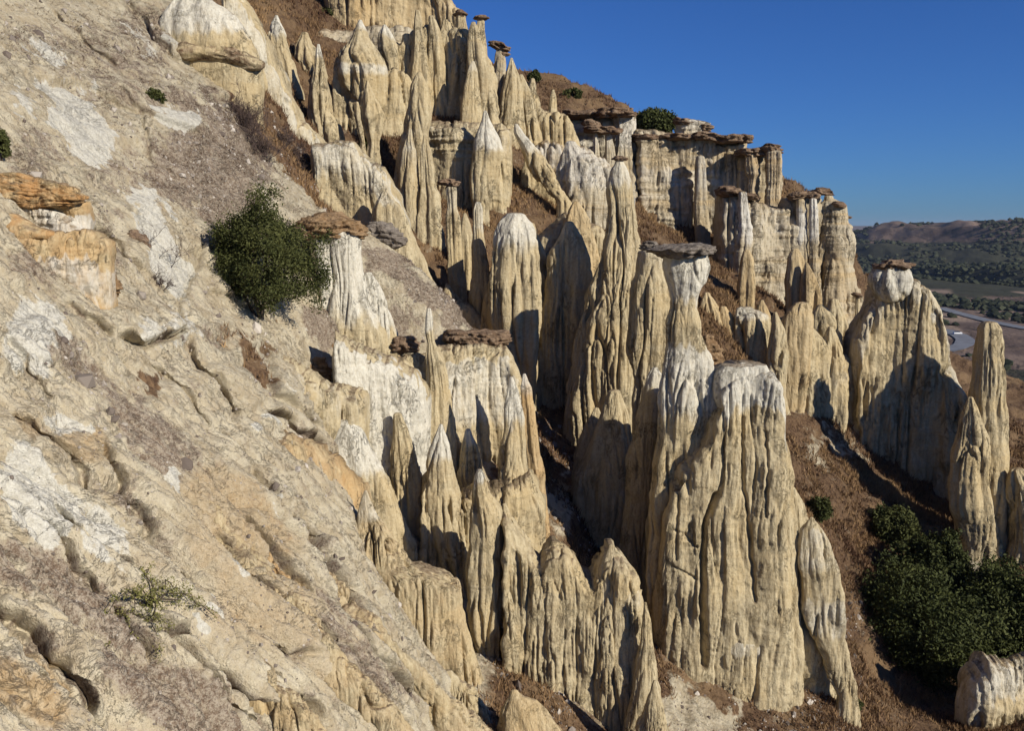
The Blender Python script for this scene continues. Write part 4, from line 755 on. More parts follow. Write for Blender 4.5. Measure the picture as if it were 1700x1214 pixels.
t = thing('back_cliff', (1240, 470), 79, 'middle back cliff with a brown dome on its dark left corner and a white column', 'cliff')
rock('cliff_face', wall("1190,322 1210,318 1240,330 1262,338 1300,345 1318,360", "1190,520 1250,520 1318,530", 80, 2.0, groove=1.0, ledge=.8, butt=.8, white=[(10, 50, .4), (60, 90, .25)], jag=.4, end=6), M_STRATA, parent=t)
rock('column', ring("322,1226,1240 345,1224,1242 380,1224,1246 400,1222,1248 430,1220,1244 470,1220,1244", 77.4, .9, groove=.7, ledge=.8, white=[(315, 408, .95)]), M_STRATA, parent=t)
rock('cap_rock', ring("308,1196,1220 312,1188,1228 320,1190,1234 325,1200,1232", 78.4, .9, style='cap', close_bottom=True, groove=0), M_CAP, parent=t)
rock('cap_rock', ring("322,1232,1256 326,1230,1262 331,1238,1260", 78.4, .9, style='cap', close_bottom=True, groove=0), M_CAP, parent=t)

t = thing('back_cliff', (1370, 520), 80, 'pale layered tower with several dark caps, right end of the back cliffs above the valley', 'cliff')
rock('tower', ring("328,1368,1384 340,1362,1400 352,1360,1404 380,1362,1406 410,1358,1410 440,1350,1414 480,1345,1418 520,1340,1424 560,1340,1428 600,1345,1432", 80, .7, groove=1.3, ledge=.7, white=[(335, 400, .35)]), M_STRATA, parent=t)
rock('column', ring("334,1322,1338 350,1322,1340 370,1322,1340 395,1320,1340 408,1322,1338 430,1318,1340 480,1316,1342 540,1316,1345", 78.4, .9, groove=.7, white=[(350, 410, 1)], ledge=.8), M_STRATA, parent=t)
rock('column', ring("332,1344,1356 350,1344,1358 375,1343,1358 400,1342,1360 410,1344,1358 440,1342,1360 500,1340,1364", 78, .9, groove=.7, white=[(325, 408, 1)], ledge=.6), M_STRATA, parent=t)
rock('cliff_face', wall("1296,330 1320,326 1360,322", "1296,540 1360,560", 80.5, 1.2, groove=.8, ledge=1.1, butt=.8, jag=.4, end=5), M_STRATA, parent=t)
for c, d in [("320,1308,1338 324,1304,1342 329,1312,1340", 78.6), ("318,1340,1356 323,1338,1362 329,1342,1360", 78.2), ("313,1354,1378 318,1350,1386 324,1356,1384", 79), ("336,1384,1400 340,1382,1404 344,1386,1402", 79.2), ("356,1398,1410 358,1396,1415 361,1400,1412", 80)]:
    rock('cap_rock', ring(c, d, .8, style='cap', close_bottom=True, groove=0), M_CAP, parent=t)
rock('foot_buttress', ring("500,1376,1392 530,1366,1404 570,1362,1412 620,1366,1420", 76, .7, groove=.9), M_ROCK, parent=t)
rock('foot_buttress', ring("440,1402,1414 480,1400,1424 520,1396,1436 560,1396,1444 620,1400,1450", 82, .7, groove=.6, ledge=.8), M_STRATA, parent=t)
capped("494,1420,1427 505,1420,1426 520,1420,1428 550,1416,1436", ["487,1416,1430 490,1414,1432 493,1418,1429"], 76, 'tiny mushroom rock at the foot of the right end of the back cliffs')

t = thing('back_cliff', (980, 260), 88, 'short white cliff under the brown hilltop with a small dark doorway-like hole', 'cliff')
rock('cliff_face', wall("930,200 960,196 1000,192 1040,190 1056,194", "930,270 1000,300 1056,300", 90, 1.8, groove=.6, ledge=1.0, butt=1.2, white=[(5, 70, .6)], jag=.5, end=8), M_STRATA, parent=t)
rock('block', ring("196,1018,1050 215,1020,1050 240,1018,1050 270,1010,1052", 87, .8, groove=.4, white=[(190, 250, .8)]), M_STRATA, parent=t)
rock('block', ring("222,984,992 236,984,994 262,982,996", 85, .9, groove=.4, white=[(215, 250, .6)]), M_STRATA, parent=t)
rock('block', ring("222,1004,1014 236,1004,1018 262,1002,1022", 85, .9, groove=.4, white=[(215, 250, .6)]), M_STRATA, parent=t)
for c, d in [("187,930,990 191,926,1000 195,935,992", 88), ("184,990,1050 189,986,1055 195,996,1052", 86.6), ("212,978,1018 217,976,1026 221,982,1024", 85), ("200,968,984 206,964,996 212,972,994", 85.6)]:
    rock('cap_rock', ring(c, d, .8, style='cap', close_bottom=True, groove=0), M_CAP, parent=t)

# ------------------------------------------------------------------ distant valley and hills
def far_material():
    m, nt, b = mat_new('far_land'); nb = NB(nt)
    pos = nb.n('ShaderNodeNewGeometry').outputs['Position']; R, G, B, A = nb.attr()
    n1 = nb.noise(pos, 0.006, 8, 0.68, 0.4); n2 = nb.noise(pos, 0.035, 6, 0.75); n3 = nb.noise(nb.vmul(pos, (1, .35, 1)), 0.02, 6, 0.7, .5)
    c = nb.mix(nb.ramp(n3, 0.38, 0.62), (0.095, 0.066, 0.052), (0.20, 0.145, 0.112))
    wood = nb.ramp(nb.math('ADD', nb.math('MULTIPLY', n2, 0.55), nb.math('ADD', nb.math('MULTIPLY', n1, 0.5), nb.math('MULTIPLY', G, 0.35))), 0.58, 0.70)
    c = nb.mix(wood, c, nb.mix(n2, (0.026, 0.029, 0.018), (0.06, 0.058, 0.036)))
    c = nb.mix(nb.ramp(R, 0.3, 0.7), c, (0.26, 0.19, 0.14))
    nb.L.new(c, b.inputs['Base Color'])
    bump(nb, b, nb.math('ADD', n2, wood), 6.0, 0.6)
    return m
M_FAR = far_material()
def far_z(X, Y):
    d = Y; px = CX + F * X / Y / math.cos(PITCH)
    ridge = np.interp(px, [1000, 1380, 1430, 1480, 1540, 1600, 1660, 1720, 1900, 2600], [420, 392, 385, 373, 369, 370, 367, 369, 372, 380]).astype(float)
    zr = (375 - ridge) / F * 2300
    zb = -60 + 0 * X
    prof = np.interp(d, [0, 700, 900, 1150, 1500, 1900, 2300, 2900, 4000, 9000], [0, .02, .16, .36, .52, .74, 1, .85, .6, .3])
    z = zb + (zr - zb) * prof
    n = fbm(X / 420, Y / 700, 0, 6, 81, .5); z = z + n * 46 * smooth(650, 1400, d) * (1 - .85 * smooth(1900, 2250, d))
    v = np.abs(perlin(X / 260 + Y / 900, Y / 1400, 0, 82)); z = z - 22 * (1 - np.clip(v * 4, 0, 1)) * smooth(720, 1000, d) * (1 - smooth(1700, 2200, d))
    z = z + fbm(X / 90, Y / 90, 0, 3, 83) * 2.5 * smooth(200, 900, d)
    far = smooth(5200, 6000, d); zf = (375 - (381 + fbm(px / 60, 0, 0, 3, 84) * 3)) / F * 6500
    return z * (1 - far) + far * zf * np.exp(-((d - 6500) / 1500.0) ** 2)
def build_far():
    r = np.geomspace(235, 12000, int(620 * Q)); pxs = np.linspace(700, 2700, int(700 * Q)); t = np.arctan((pxs - CX) / F)
    X = r[:, None] * np.sin(t); Y = r[:, None] * np.cos(t); Z = far_z(X, Y)
    mx = np.zeros(X.shape + (4,), np.float32); px, py = proj(X, Y, Z)
    mx[..., 1] = np.clip(smooth(395, 415, py) * (1 - smooth(470, 505, py)) * .85 + .1 + .5 * smooth(590, 640, py) - .25 * smooth(495, 520, py) * (1 - smooth(590, 640, py)), 0, 1)
    mx[..., 0] = smooth(470, 490, py) * (1 - smooth(560, 600, py)) * smooth(0, .25, perlin(X / 60, Y / 160, 0, 85)) * .9
    me = make_mesh('distant_hills', np.stack([X, Y, Z], -1).reshape(-1, 3), grid_faces(*X.shape)[:, ::-1], mix=mx.reshape(-1, 4))
    o = link('distant_hills', me, M_FAR); tag(o, kind='structure')
build_far()
def simple_mat(name, col, rough=0.9, var=None, scale=3.0):
    m, nt, b = mat_new(name); b.inputs['Roughness'].default_value = rough; nb = NB(nt)
    pos = nb.n('ShaderNodeNewGeometry').outputs['Position']
    nb.L.new(nb.mix(nb.ramp(nb.noise(pos, scale, 4, .65), .35, .65), col, var or tuple(x * .7 for x in col)), b.inputs['Base Color'])
    return m
M_ROAD = simple_mat('asphalt', (0.19, 0.20, 0.22), .8, (0.15, 0.155, 0.17), .2)
def road(name, pts, width):          # a ribbon laid on the valley floor through photo pixels
    P = []
    pts = np.array(pts, float); s = np.linspace(0, len(pts) - 1, 60)
    px = np.interp(s, np.arange(len(pts)), pts[:, 0]); py = np.interp(s, np.arange(len(pts)), pts[:, 1])
    k = np.hanning(9)[1:-1]; k /= k.sum(); px = np.convolve(np.pad(px, 3, mode='reflect', reflect_type='odd'), k, 'valid'); py = np.convolve(np.pad(py, 3, mode='reflect', reflect_type='odd'), k, 'valid')
    for x, y in zip(px, py):
        d = np.geomspace(240, 3000, 900); X, Y, Z = W(x, y, d); g = far_z(X, Y); i = np.argmax(Z < g); P.append((X[i], Y[i]))
    P = np.array(P); T = np.gradient(P, axis=0); T /= np.linalg.norm(T, axis=1)[:, None]; Nn = np.stack([-T[:, 1], T[:, 0]], 1)
    c = np.linspace(-1, 1, 7); XY = P[:, None] + Nn[:, None] * c[None, :, None] * width / 2
    Z = far_z(XY[..., 0], XY[..., 1]).max(1, keepdims=True) + 0.5 + 0 * XY[..., 0]
    V = np.concatenate([XY, Z[..., None]], -1)
    f = grid_faces(*Z.shape); q = V.reshape(-1, 3)[f[0]]
    if np.cross(q[1] - q[0], q[2] - q[0])[2] < 0: f = f[:, ::-1]
    o = link(name, make_mesh(name, V.reshape(-1, 3), f), M_ROAD); tag(o, kind='structure'); return P
RP = road('road', [(1560, 512), (1600, 524), (1650, 536), (1700, 546), (1760, 556)], 9)
RP2 = road('road', [(1560, 548), (1576, 552), (1592, 558), (1603, 566), (1600, 574), (1586, 580), (1568, 584)], 9)

# ------------------------------------------------------------------ plants
def gnd(X, Y):                         # height and cover of the built hillside at a point
    r, t, Z, mx = GZ; X = np.asarray(X, float); Y = np.asarray(Y, float)
    rr = np.hypot(X, Y); i = np.clip(np.searchsorted(r, rr), 1, len(r) - 1); tt = np.arctan2(X, Y); j = np.clip(np.searchsorted(t, tt), 1, len(t) - 1)
    fi = np.clip((rr - r[i - 1]) / (r[i] - r[i - 1]), 0, 1); fj = np.clip((tt - t[j - 1]) / (t[j] - t[j - 1]), 0, 1)
    z = (Z[i - 1, j - 1] * (1 - fi) + Z[i, j - 1] * fi) * (1 - fj) + (Z[i - 1, j] * (1 - fi) + Z[i, j] * fi) * fj
    return z, mx[i, j]
def gnd3(X, Y):                        # the displaced surface point and its cover
    r, t, Z, mx = GZ; rr = np.hypot(X, Y); tt = np.arctan2(X, Y)
    i = np.clip(np.searchsorted(r, rr), 1, len(r) - 1); j = np.clip(np.searchsorted(t, tt), 1, len(t) - 1)
    fi = np.clip((rr - r[i - 1]) / (r[i] - r[i - 1]), 0, 1)[:, None]; fj = np.clip((tt - t[j - 1]) / (t[j] - t[j - 1]), 0, 1)[:, None]
    p = (GPOS[i - 1, j - 1] * (1 - fi) + GPOS[i, j - 1] * fi) * (1 - fj) + (GPOS[i - 1, j] * (1 - fi) + GPOS[i, j] * fi) * fj
    return p[:, 0], p[:, 1], p[:, 2], mx[i, j]
def leaf_material(name, a, bcol):
    m, nt, b = mat_new(name); nb = NB(nt); R, G, B, A = nb.attr()
    nb.L.new(nb.mix(R, a, bcol), b.inputs['Base Color']); b.inputs['Roughness'].default_value = .7
    return m
M_JUNI = leaf_material('foliage_green', (0.026, 0.033, 0.010), (0.085, 0.088, 0.028))
M_OAK = leaf_material('foliage_dark', (0.022, 0.029, 0.009), (0.078, 0.086, 0.026))
M_YEL = leaf_material('foliage_yellow', (0.09, 0.095, 0.025), (0.22, 0.20, 0.06))
M_TWIG = leaf_material('bare_twigs', (0.055, 0.038, 0.032), (0.14, 0.10, 0.085))
M_BARK = simple_mat('bark', (0.07, 0.052, 0.04), .9)
def leaves(centres, spread, n_each, size, rng, squash=1.0):
    n = len(centres) * n_each
    c = np.repeat(centres, n_each, 0) + rng.normal(size=(n, 3)) * np.repeat(spread, n_each)[:, None] * np.array([1, 1, squash])
    a = rng.normal(size=(n, 3)); a /= np.linalg.norm(a, axis=1)[:, None]; b = rng.normal(size=(n, 3)); b = np.cross(a, b); b /= np.linalg.norm(b, axis=1)[:, None]
    sz = size * rng.uniform(.6, 1.3, n)[:, None]
    V = np.stack([c - a * sz, c + b * sz * .45, c + a * sz, c - b * sz * .45], 1).reshape(-1, 3)
    f = np.arange(n * 4).reshape(-1, 4)
    tone = np.repeat(np.clip(np.repeat(rng.uniform(0, 1, len(centres)), n_each) * .6 + rng.uniform(0, .4, n), 0, 1), 4)
    mx = np.zeros((n * 4, 4), np.float32); mx[:, 0] = tone
    return V, f, mx
def tube(pts, rad, k=5):
    pts = np.asarray(pts, float); n = len(pts); T = np.gradient(pts, axis=0); T /= np.linalg.norm(T, axis=1)[:, None] + 1e-9
    u = np.cross(T, [0.3, 0.2, 1.0]); u /= np.linalg.norm(u, axis=1)[:, None] + 1e-9; v = np.cross(T, u)
    a = np.linspace(0, 2 * math.pi, k, endpoint=False)
    V = pts[:, None] + np.asarray(rad)[:, None, None] * (np.cos(a)[None, :, None] * u[:, None] + np.sin(a)[None, :, None] * v[:, None])
    return V.reshape(-1, 3), grid_faces(n, k, True)
def merge(parts):
    Vs, Fs, o = [], [], 0
    for V, f in parts: Vs.append(V); Fs.append(f + o); o += len(V)
    return np.vstack(Vs), np.vstack(Fs)
def bush(name, px, py, d, rx, ry, label, cat, mat, group=None, n=160, each=110, leaf=3.0, seed=0, sink=.9, trunk=True, depth=1.0, low=-.55, lumpy=.28, leafiness=.16, taper=0.0):
    """crown of leaf clumps centred on a photo point; rx, ry in photo pixels"""
    if d is None: d = ground_at(px, py + ry * .8, 4)[1]
    rng = np.random.default_rng(100 + seed); m = d / F; X, Y, Z = [float(v) for v in W(px, py, d)]
    gz = float(gnd(X, Y)[0]); gz = min(gz, Z - ry * m * .5)
    root = empty(name, (X, Y, gz), label, cat, group)
    v = rng.normal(size=(n * 3, 3)); v /= np.linalg.norm(v, axis=1)[:, None]; v = v[v[:, 2] > low][:n]
    lob = 1 + lumpy * perlin(v[:, 0] * 1.8 + seed, v[:, 1] * 1.8, v[:, 2] * 1.8, 90) + rng.normal(size=len(v)) * .05
    rad = lob * rng.uniform(.45, 1, len(v)) ** .35
    v = v * np.where(np.arange(3) < 2, 1 - taper * np.clip(v[:, 2:3], -.3, 1), 1)
    C = v * rad[:, None] * np.array([rx * m, rx * m * depth, ry * m]) + np.array([0, 0, Z - gz])
    V, f, mx = leaves(C, np.full(len(C), leafiness * min(rx, ry) * m), each, leaf * m, rng)
    link('crown', make_mesh('crown', V, f, mix=mx, smooth_=False), mat, root)
    if trunk:
        h = Z - gz; P = []
        for i in range(5):
            e = C[rng.integers(len(C))] * np.array([.7, .7, .9]); s = np.linspace(0, 1, 7)[:, None]
            p = s * e + np.array([0, 0, -.25]) * (1 - s) + rng.normal(size=(7, 3)) * .02 * h * s; P.append(tube(p, np.linspace(.06, .015, 7) * max(h, .5) * .8))
        Vt, ft = merge(P); link('trunk', make_mesh('trunk', Vt, ft), M_BARK, root)
    return root
def bare_shrub(px, py, rx, h, label, seed, group='leafless grey brown shrubs on the left slope', n=9, d=None, spread=1.0):
    rng = np.random.default_rng(300 + seed); g = ground_at(px, py, 4) if d is None else [float(v) for v in W(px, py, d)]
    X, Y, Z = g; Z = float(gnd(X, Y)[0]); m = Y / F; P = []
    root = empty('bare_shrub', (X, Y, Z), label, 'shrub', group); stems = []
    def br(p, dirv, L, r, lev):
        k = 5; pts = [p]
        for i in range(k): dirv = dirv + rng.normal(size=3) * .22; dirv /= np.linalg.norm(dirv); p = p + dirv * L / k; pts.append(p)
        (stems if lev == 0 else P).append(tube(pts, np.linspace(r, r * .5, k + 1), 3))
        if lev < 3:
            for j in range([6, 5, 4][lev]):
                q = pts[rng.integers(1, k + 1)]; nd = dirv + rng.normal(size=3) * .65; nd[2] += .15; br(q, nd / np.linalg.norm(nd), L * rng.uniform(.4, .75), r * .6, lev + 1)
    for i in range(n):
        off = np.array([rng.uniform(-1, 1) * rx * m * .7, rng.uniform(-.5, .5) * rx * m, 0])
        z = float(gnd(X + off[0], Y + off[1])[0]) - Z; off[2] = z - .02
        dv = np.array([rng.normal() * .5 * spread, rng.normal() * .5 * spread, 1]); br(off, dv / np.linalg.norm(dv), h * m * rng.uniform(.35, .6), .8 * m, 0)
    V, f = merge(stems); mx = np.zeros((len(V), 4), np.float32); link('stem', make_mesh('stem', V, f, mix=mx), M_TWIG, root)
    V, f = merge(P); mx = np.zeros((len(V), 4), np.float32); mx[:, 0] = perlin(V[:, 0] * 3, V[:, 1] * 3, V[:, 2] * 3) * .5 + .5
    link('twigs', make_mesh('twigs', V, f, mix=mx), M_TWIG, root)
bush('round_tree', 430, 450, 29.6, 92, 84, 'round dense green tree growing out of the slope beside the white block', 'tree', M_JUNI, n=210, each=260, leaf=2.5, seed=1, low=-.6, lumpy=.95, leafiness=.10, taper=.35)
bush('oak_tree', 1515, 1040, 44.5, 98, 95, 'biggest dark evergreen oak at the bottom right', 'tree', M_OAK, 'dark evergreen oaks in the valley at the bottom right', n=230, each=200, leaf=3.4, seed=2, lumpy=.5, leafiness=.12, low=-.8)
bush('oak_tree', 1660, 1012, 46, 78, 78, 'dark evergreen oak reaching the right edge of the picture', 'tree', M_OAK, 'dark evergreen oaks in the valley at the bottom right', n=170, each=190, leaf=3.4, seed=3, lumpy=.5, leafiness=.12, low=-.8)
bush('oak_tree', 1550, 940, 49, 62, 42, 'lower dark oak behind the biggest one, nearest the lone spire foot', 'tree', M_OAK, 'dark evergreen oaks in the valley at the bottom right', n=130, each=190, leaf=3.2, seed=4, lumpy=.5, leafiness=.12, low=-.8)
bush('oak_tree', 1590, 1080, 43.5, 45, 38, 'small dark oak tucked between the two larger ones, near the bottom right', 'tree', M_OAK, 'dark evergreen oaks in the valley at the bottom right', n=150, each=110, leaf=3.4, seed=5, low=-.8)
bush('green_bush', 1482, 876, None, 36, 30, 'lighter green round bush on the brown bank above the oaks', 'bush', M_JUNI, n=120, each=110, leaf=3, seed=6)
bush('green_bush', 1360, 848, None, 17, 20, 'small green bush right of the capped pillar, on the brown bank', 'bush', M_JUNI, n=60, each=90, leaf=3, seed=7)
bush('green_bush', 1410, 1172, None, 20, 12, 'small green bush in the brown grass near the bottom edge', 'bush', M_JUNI, n=40, each=50, leaf=3, seed=8)
bush('green_bush', 612, 243, None, 13, 12, 'small dark bush in the gully left of the long tapering pinnacle', 'bush', M_JUNI, n=60, each=80, leaf=2.4, seed=9)
bush('green_bush', 256, 163, None, 14, 12, 'small green shrub on the upper left slope, above the purple gravel', 'bush', M_JUNI, n=40, each=50, leaf=2.6, seed=10)
bush('green_bush', 0, 243, None, 12, 26, 'green bush cut by the left edge above the orange outcrop', 'bush', M_JUNI, n=60, each=70, leaf=2.8, seed=11)
bush('green_bush', 1086, 204, 97, 33, 18, 'dark green bush on the skyline above the back cliffs', 'bush', M_OAK, n=160, each=90, leaf=2.6, seed=12, low=-.9)
bush('green_bush', 887, 128, 96, 9, 9, 'tiny bush on the skyline beside the highest trio of cones', 'bush', M_OAK, n=40, each=60, leaf=2, seed=13)
bush('green_bush', 952, 158, None, 15, 9, 'low dull bush on the brown hilltop', 'bush', M_OAK, n=50, each=60, leaf=2, seed=14)
bush('green_bush', 546, 24, None, 16, 8, 'low dark bush on the brown shelf at the top edge', 'bush', M_JUNI, n=50, each=60, leaf=2, seed=15)
bush('green_bush', 1308, 305, 94, 4, 5, 'tiniest shrub on the skyline, on the bank between the dark block and the pale tower', 'bush', M_OAK, n=14, each=30, leaf=1.6, seed=16)
def creeping(px, py, rx, ry, seed):
    rng = np.random.default_rng(seed); C = []
    arms = [(-65, -5), (-60, 25), (-45, 45), (-20, 60), (5, 55), (10, 20), (30, -20), (65, 15), (50, 0), (-10, -55), (-30, -15), (-5, 35)]
    X0, Y0, Z0 = ground_at(px, py - 25, 4); X0, Y0, Z0 = [float(q[0]) for q in gnd3(np.array([X0]), np.array([Y0]))[:3]]
    root = empty('creeping_shrub', (X0, Y0, Z0), 'straggly yellow green creeping shrub on the bare slope near the bottom left', 'shrub'); st = []
    for ax, ay in [(1.25 * i, 1.2 * j) for i, j in arms]:
        g = ground_at(px + ax, py + ay, 4)
        if g is None: continue
        gp = [float(q[0]) for q in gnd3(np.array([g[0]]), np.array([g[1]]))[:3]]; e = np.array([gp[0] - X0 + .05, gp[1] - Y0 - .05, gp[2] - Z0 + .08]); s = np.linspace(0, 1, 9)[:, None]; p = s * e + np.array([0, 0, .22]) * np.sin(s * math.pi) + rng.normal(size=(9, 3)) * .03
        st.append(tube(p, np.linspace(.014, .005, 9), 4)); C.append(np.repeat(p[2:], 3, 0) + rng.normal(size=(21, 3)) * .05)
    C = np.vstack(C); V, f, mx = leaves(C, np.full(len(C), .032), 13, .019, rng)
    link('leaves', make_mesh('leaves', V, f, mix=mx, smooth_=False), M_YEL, root); V, f = merge(st); link('stem', make_mesh('stem', V, f), M_BARK, root)
creeping(230, 1055, 65, 55, 5)
bare_shrub(408, 212, 26, 60, 'dense leafless shrub on the upper slope at the head of the purple gravel', 1, n=16)
bare_shrub(432, 255, 26, 60, 'leafless shrub directly below the dense one on the upper slope', 2, n=16)
bare_shrub(478, 262, 16, 50, 'leafless shrub with fine spreading twigs beside the pale rib edge', 3, n=10)
bare_shrub(552, 322, 24, 55, 'leafless shrub on the crest above the rust brown slab', 4, n=14)
bare_shrub(262, 478, 14, 40, 'thin grey leafless shrub beside the tall white chalk strip', 5, n=5)
bare_shrub(285, 462, 8, 90, 'single tall forked bare twig against the tall white chalk strip', 6, n=2)
bare_shrub(505, 285, 16, 38, 'low leafless shrub between the two crest shrubs', 7, n=9)
bare_shrub(1460, 905, 16, 34, 'grey leafless shrub at the foot of the lighter green bush', 8, group='grey shrubs at the foot of the bank', n=8, d=50)

# ------------------------------------------------------------------ dry grass, gravel, distant woods (uncountable)
def grass():
    rng = np.random.default_rng(9); n = 230000
    r = np.sqrt(rng.uniform(18 ** 2, 108 ** 2, n)) * rng.uniform(.35, 1, n) ** .5; t = np.arctan(rng.uniform(-500, 1000, n) / F)
    X = r * np.sin(t); Y = r * np.cos(t); X, Y, Z, mx = gnd3(X, Y)
    dens = smooth(-.25, .25, fbm(X * .45, Y * .45, 0, 3, 95)) * .8 + .2
    keep = (mx[:, 3] * dens > rng.uniform(.1, 1, n)) & (r > 14); X, Y, Z = X[keep], Y[keep], Z[keep]; n = len(X)
    tone = np.clip(.35 + .5 * fbm(X * .25, Y * .25, 0, 3, 96) + rng.normal(size=n) * .18, 0, 1)
    nb_ = 4; P = []
    base = np.repeat(np.stack([X, Y, Z], 1), nb_, 0); sc = np.repeat(.5 + np.clip(np.hypot(X, Y) / 90, .2, 1), nb_)[:, None]
    base[:, :2] += rng.normal(size=(n * nb_, 2)) * .07; dirv = np.stack([rng.normal(size=n * nb_) * .45, rng.normal(size=n * nb_) * .45, np.ones(n * nb_)], 1)
    h = rng.uniform(.10, .30, n * nb_)[:, None] * sc; a = rng.uniform(0, math.pi, n * nb_); w_ = np.stack([np.cos(a), np.sin(a), 0 * a], 1) * .018 * sc * 1.6
    V = np.stack([base - w_ - [0, 0, .04], base + w_ - [0, 0, .04], base + dirv * h], 1).reshape(-1, 3); f = np.arange(len(V)).reshape(-1, 3)
    c = np.zeros((len(V), 4), np.float32); c[:, 0] = np.repeat(tone, nb_ * 3)
    tag(link('dry_grass', make_mesh('dry_grass', V, None, f, c, False), leaf_material('dead_grass', (0.085, 0.045, 0.027), (0.33, 0.21, 0.10))), kind='stuff')
grass()
def weeds():
    rng = np.random.default_rng(19); n = 260000
    r = 9 + 45 * rng.uniform(0, 1, n) ** .8; t = np.arctan(rng.uniform(-900, 200, n) / F); X = r * np.sin(t); Y = r * np.cos(t); X, Y, Z, mx = gnd3(X, Y)
    dens = smooth(-.12, .28, fbm(X * 1.1, Y * 1.1, Z * 1.1, 4, 95)); k = (mx[:, 1] * dens > rng.uniform(.08, .75, n)) & (mx[:, 0] < .5); X, Y, Z = X[k], Y[k], Z[k]; n = len(X); q = 3
    base = np.repeat(np.stack([X, Y, Z], 1), q, 0); sc = np.repeat(.35 + np.hypot(X, Y) / 34, q)[:, None]; base[:, :2] += rng.normal(size=(n * q, 2)) * .03
    dv = np.stack([rng.normal(size=n * q) * .9 + .3, rng.normal(size=n * q) * .9 - .2, np.full(n * q, .55)], 1); h = rng.uniform(.03, .09, n * q)[:, None] * sc
    a = rng.uniform(0, math.pi, n * q); w_ = np.stack([np.cos(a), np.sin(a), 0 * a], 1) * .006 * sc
    V = np.stack([base - w_ - [0, 0, .01], base + w_ - [0, 0, .01], base + dv * h], 1).reshape(-1, 3); f = np.arange(len(V)).reshape(-1, 3)
    c = np.zeros((len(V), 4), np.float32); c[:, 0] = np.repeat(np.clip(rng.uniform(0, 1, n) ** 1.5 + .2 * fbm(X, Y, Z, 2, 94), 0, 1), q * 3)
    tag(link('dry_weeds', make_mesh('dry_weeds', V, None, f, c, False), leaf_material('dry_weed', (0.085, 0.054, 0.04), (0.24, 0.17, 0.115))), kind='stuff')
weeds()
def stones():
    rng = np.random.default_rng(12)
    ico = np.array([[0, 0, 1], [.89, 0, .45], [.28, .85, .45], [-.72, .53, .45], [-.72, -.53, .45], [.28, -.85, .45], [.72, .53, -.45], [-.28, .85, -.45], [-.89, 0, -.45], [-.28, -.85, -.45], [.72, -.53, -.45], [0, 0, -1]])
    fc = np.array([[0,1,2],[0,2,3],[0,3,4],[0,4,5],[0,5,1],[1,6,2],[2,7,3],[3,8,4],[4,9,5],[5,10,1],[6,7,2],[7,8,3],[8,9,4],[9,10,5],[10,6,1],[11,7,6],[11,8,7],[11,9,8],[11,10,9],[11,6,10]])
    n = 95000; r = rng.uniform(8, 48, n); t = np.arctan(rng.uniform(-900, 620, n) / F); X = r * np.sin(t); Y = r * np.cos(t); X, Y, Z, mx = gnd3(X, Y)
    p = .12 + mx[:, 1] * .5 + mx[:, 3] * .5; p *= 1 - mx[:, 0]
    k = p * smooth(-.3, .2, fbm(X * .8, Y * .8, 0, 3, 97)) > rng.uniform(0, 1, n); X, Y, Z, r = X[k], Y[k], Z[k], r[k]; n = len(X)
    s = (rng.pareto(2.6, n) * .012 + .010) * (.6 + r / 22); s = np.minimum(s, .22)
    V = ico[None] * rng.uniform(.55, 1.25, (n, 12, 1)) * (s[:, None] * rng.uniform(.6, 1.2, (n, 3)))[:, None] + np.stack([X, Y, Z], 1)[:, None]
    f = (np.arange(n)[:, None, None] * 12 + fc[None]).reshape(-1, 3); c = np.zeros((n * 12, 4), np.float32); c[:, 0] = np.repeat(rng.uniform(0, 1, n) ** 1.3, 12)
    tag(link('gravel', make_mesh('gravel', V.reshape(-1, 3), None, f, c, False), leaf_material('gravel_stone', (0.11, 0.085, 0.07), (0.46, 0.41, 0.35))), kind='stuff')
stones()
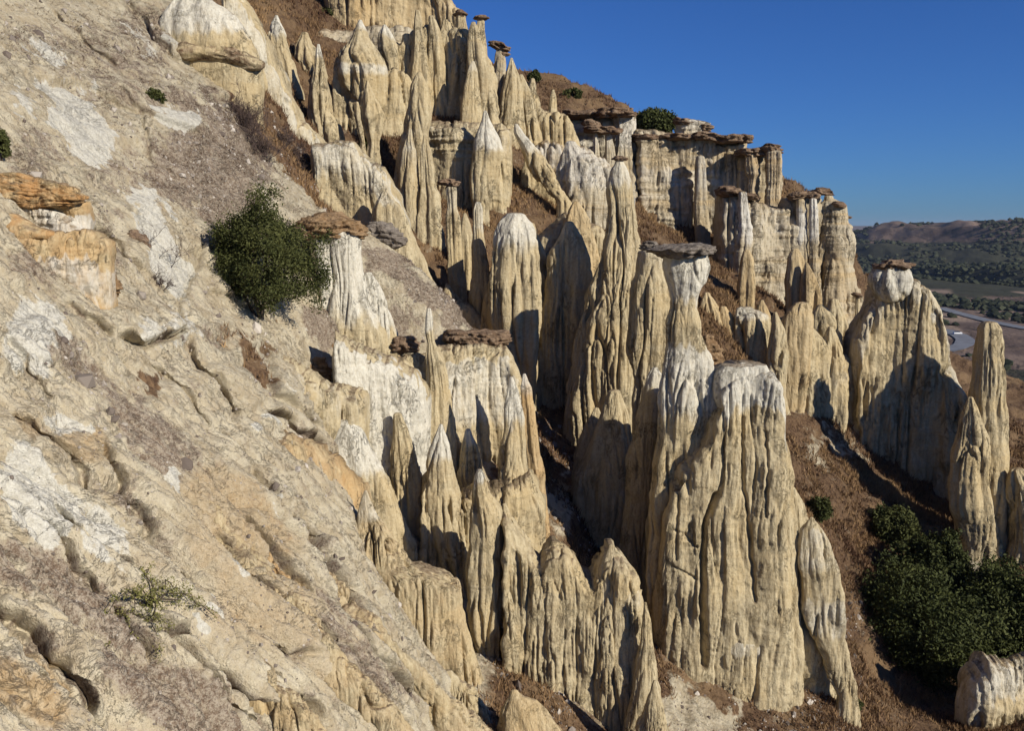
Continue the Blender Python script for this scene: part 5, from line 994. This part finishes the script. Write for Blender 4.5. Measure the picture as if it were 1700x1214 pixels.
def woods():
    rng = np.random.default_rng(14); n = 42000; pp = rng.uniform(1250, 2200, n); Y = np.exp(rng.uniform(math.log(300), math.log(2400), n)); X = (pp - CX) / F * Y
    Z = far_z(X, Y); px, py = proj(X, Y, Z)
    dens = 1.6 * fbm(X / 150, Y / 260, 0, 4, 98) - .15 + .8 * (smooth(395, 415, py) * (1 - smooth(470, 500, py))) - .25 + .25 * smooth(590, 640, py)
    k = (dens > rng.uniform(-.1, .7, n)) & ~((np.min(np.hypot(X[:, None] - RP[None, ::3, 0], Y[:, None] - RP[None, ::3, 1]), 1) < 14)) & ~((np.min(np.hypot(X[:, None] - RP2[None, ::3, 0], Y[:, None] - RP2[None, ::3, 1]), 1) < 12))
    X, Y, Z = X[k], Y[k], Z[k]; n = len(X); s = rng.uniform(1.2, 3.6, n) * (.7 + Y / 2500)
    ico = np.array([[0, 0, 1], [.89, 0, .45], [.28, .85, .45], [-.72, .53, .45], [-.72, -.53, .45], [.28, -.85, .45], [.8, .6, -.3], [-.3, .9, -.3], [-.95, 0, -.3], [-.3, -.9, -.3], [.8, -.6, -.3]])
    fc = np.array([[0,1,2],[0,2,3],[0,3,4],[0,4,5],[0,5,1],[1,6,2],[2,7,3],[3,8,4],[4,9,5],[5,10,1],[6,7,2],[7,8,3],[8,9,4],[9,10,5],[10,6,1]])
    V = ico[None] * rng.uniform(.6, 1.25, (n, 11, 1)) * s[:, None, None] * np.array([1.15, 1.15, .9]) + np.stack([X, Y, Z + s * .35], 1)[:, None]
    f = (np.arange(n)[:, None, None] * 11 + fc[None]).reshape(-1, 3); c = np.zeros((n * 11, 4), np.float32); c[:, 0] = np.repeat(rng.uniform(0, 1, n), 11)
    tag(link('distant_woods', make_mesh('distant_woods', V.reshape(-1, 3), None, f, c, False), leaf_material('woodland', (0.020, 0.025, 0.015), (0.045, 0.050, 0.028))), kind='stuff')
woods()
# the white car parked on the bend of the dirt road
M_WHITE = simple_mat('car_white', (0.75, 0.76, 0.78), .3, (0.7, 0.71, 0.73)); M_DARK = simple_mat('car_glass', (0.03, 0.035, 0.04), .2)
def box(c, s, bev=0.0):
    x, y, z = s; V = np.array([[i * x / 2, j * y / 2, k * z / 2] for k in (-1, 1) for i, j in ((-1, -1), (1, -1), (1, 1), (-1, 1))], float)
    V[4:, :2] *= 1 - bev; return V + np.array(c), np.array([[3, 2, 1, 0], [4, 5, 6, 7], [0, 1, 5, 4], [1, 2, 6, 5], [2, 3, 7, 6], [3, 0, 4, 7]])
q = RP2[18]; root = empty('parked_car', (q[0], q[1], float(far_z(q[0], q[1])) + .5), 'small white car on the valley road bend beyond the pale spires', 'car')
V, f = merge([box((0, 0, .75), (4.4, 1.8, .75), .04)]); link('body', make_mesh('body', V, f, smooth_=False), M_WHITE, root)
V, f = merge([box((-.2, 0, 1.4), (2.5, 1.65, .6), .2)]); link('cabin', make_mesh('cabin', V, f, smooth_=False), M_DARK, root)
for i in (-1.4, 1.4):
    for j in (-.85, .85): V, f = tube([(i, j - .1, .35), (i, j, .35), (i, j + .1, .35)], [.34, .36, .34], 12); link('wheel', make_mesh('wheel', V, f), M_DARK, root)

# ------------------------------------------------------------------ the air
def haze():
    V, f = box((-1000, 5900, -60), (24000, 14600, 240)); me = make_mesh('haze', V, f, smooth_=False)
    m = bpy.data.materials.new('haze'); m.use_nodes = True; n = m.node_tree; n.nodes.clear(); o = n.nodes.new('ShaderNodeOutputMaterial'); p = n.nodes.new('ShaderNodeVolumePrincipled')
    p.inputs['Color'].default_value = (.62, .74, .95, 1); p.inputs['Density'].default_value = 0.00004; p.inputs['Anisotropy'].default_value = 0.2; n.links.new(p.outputs[0], o.inputs['Volume'])
    tag(link('haze', me, m), kind='stuff')
haze()
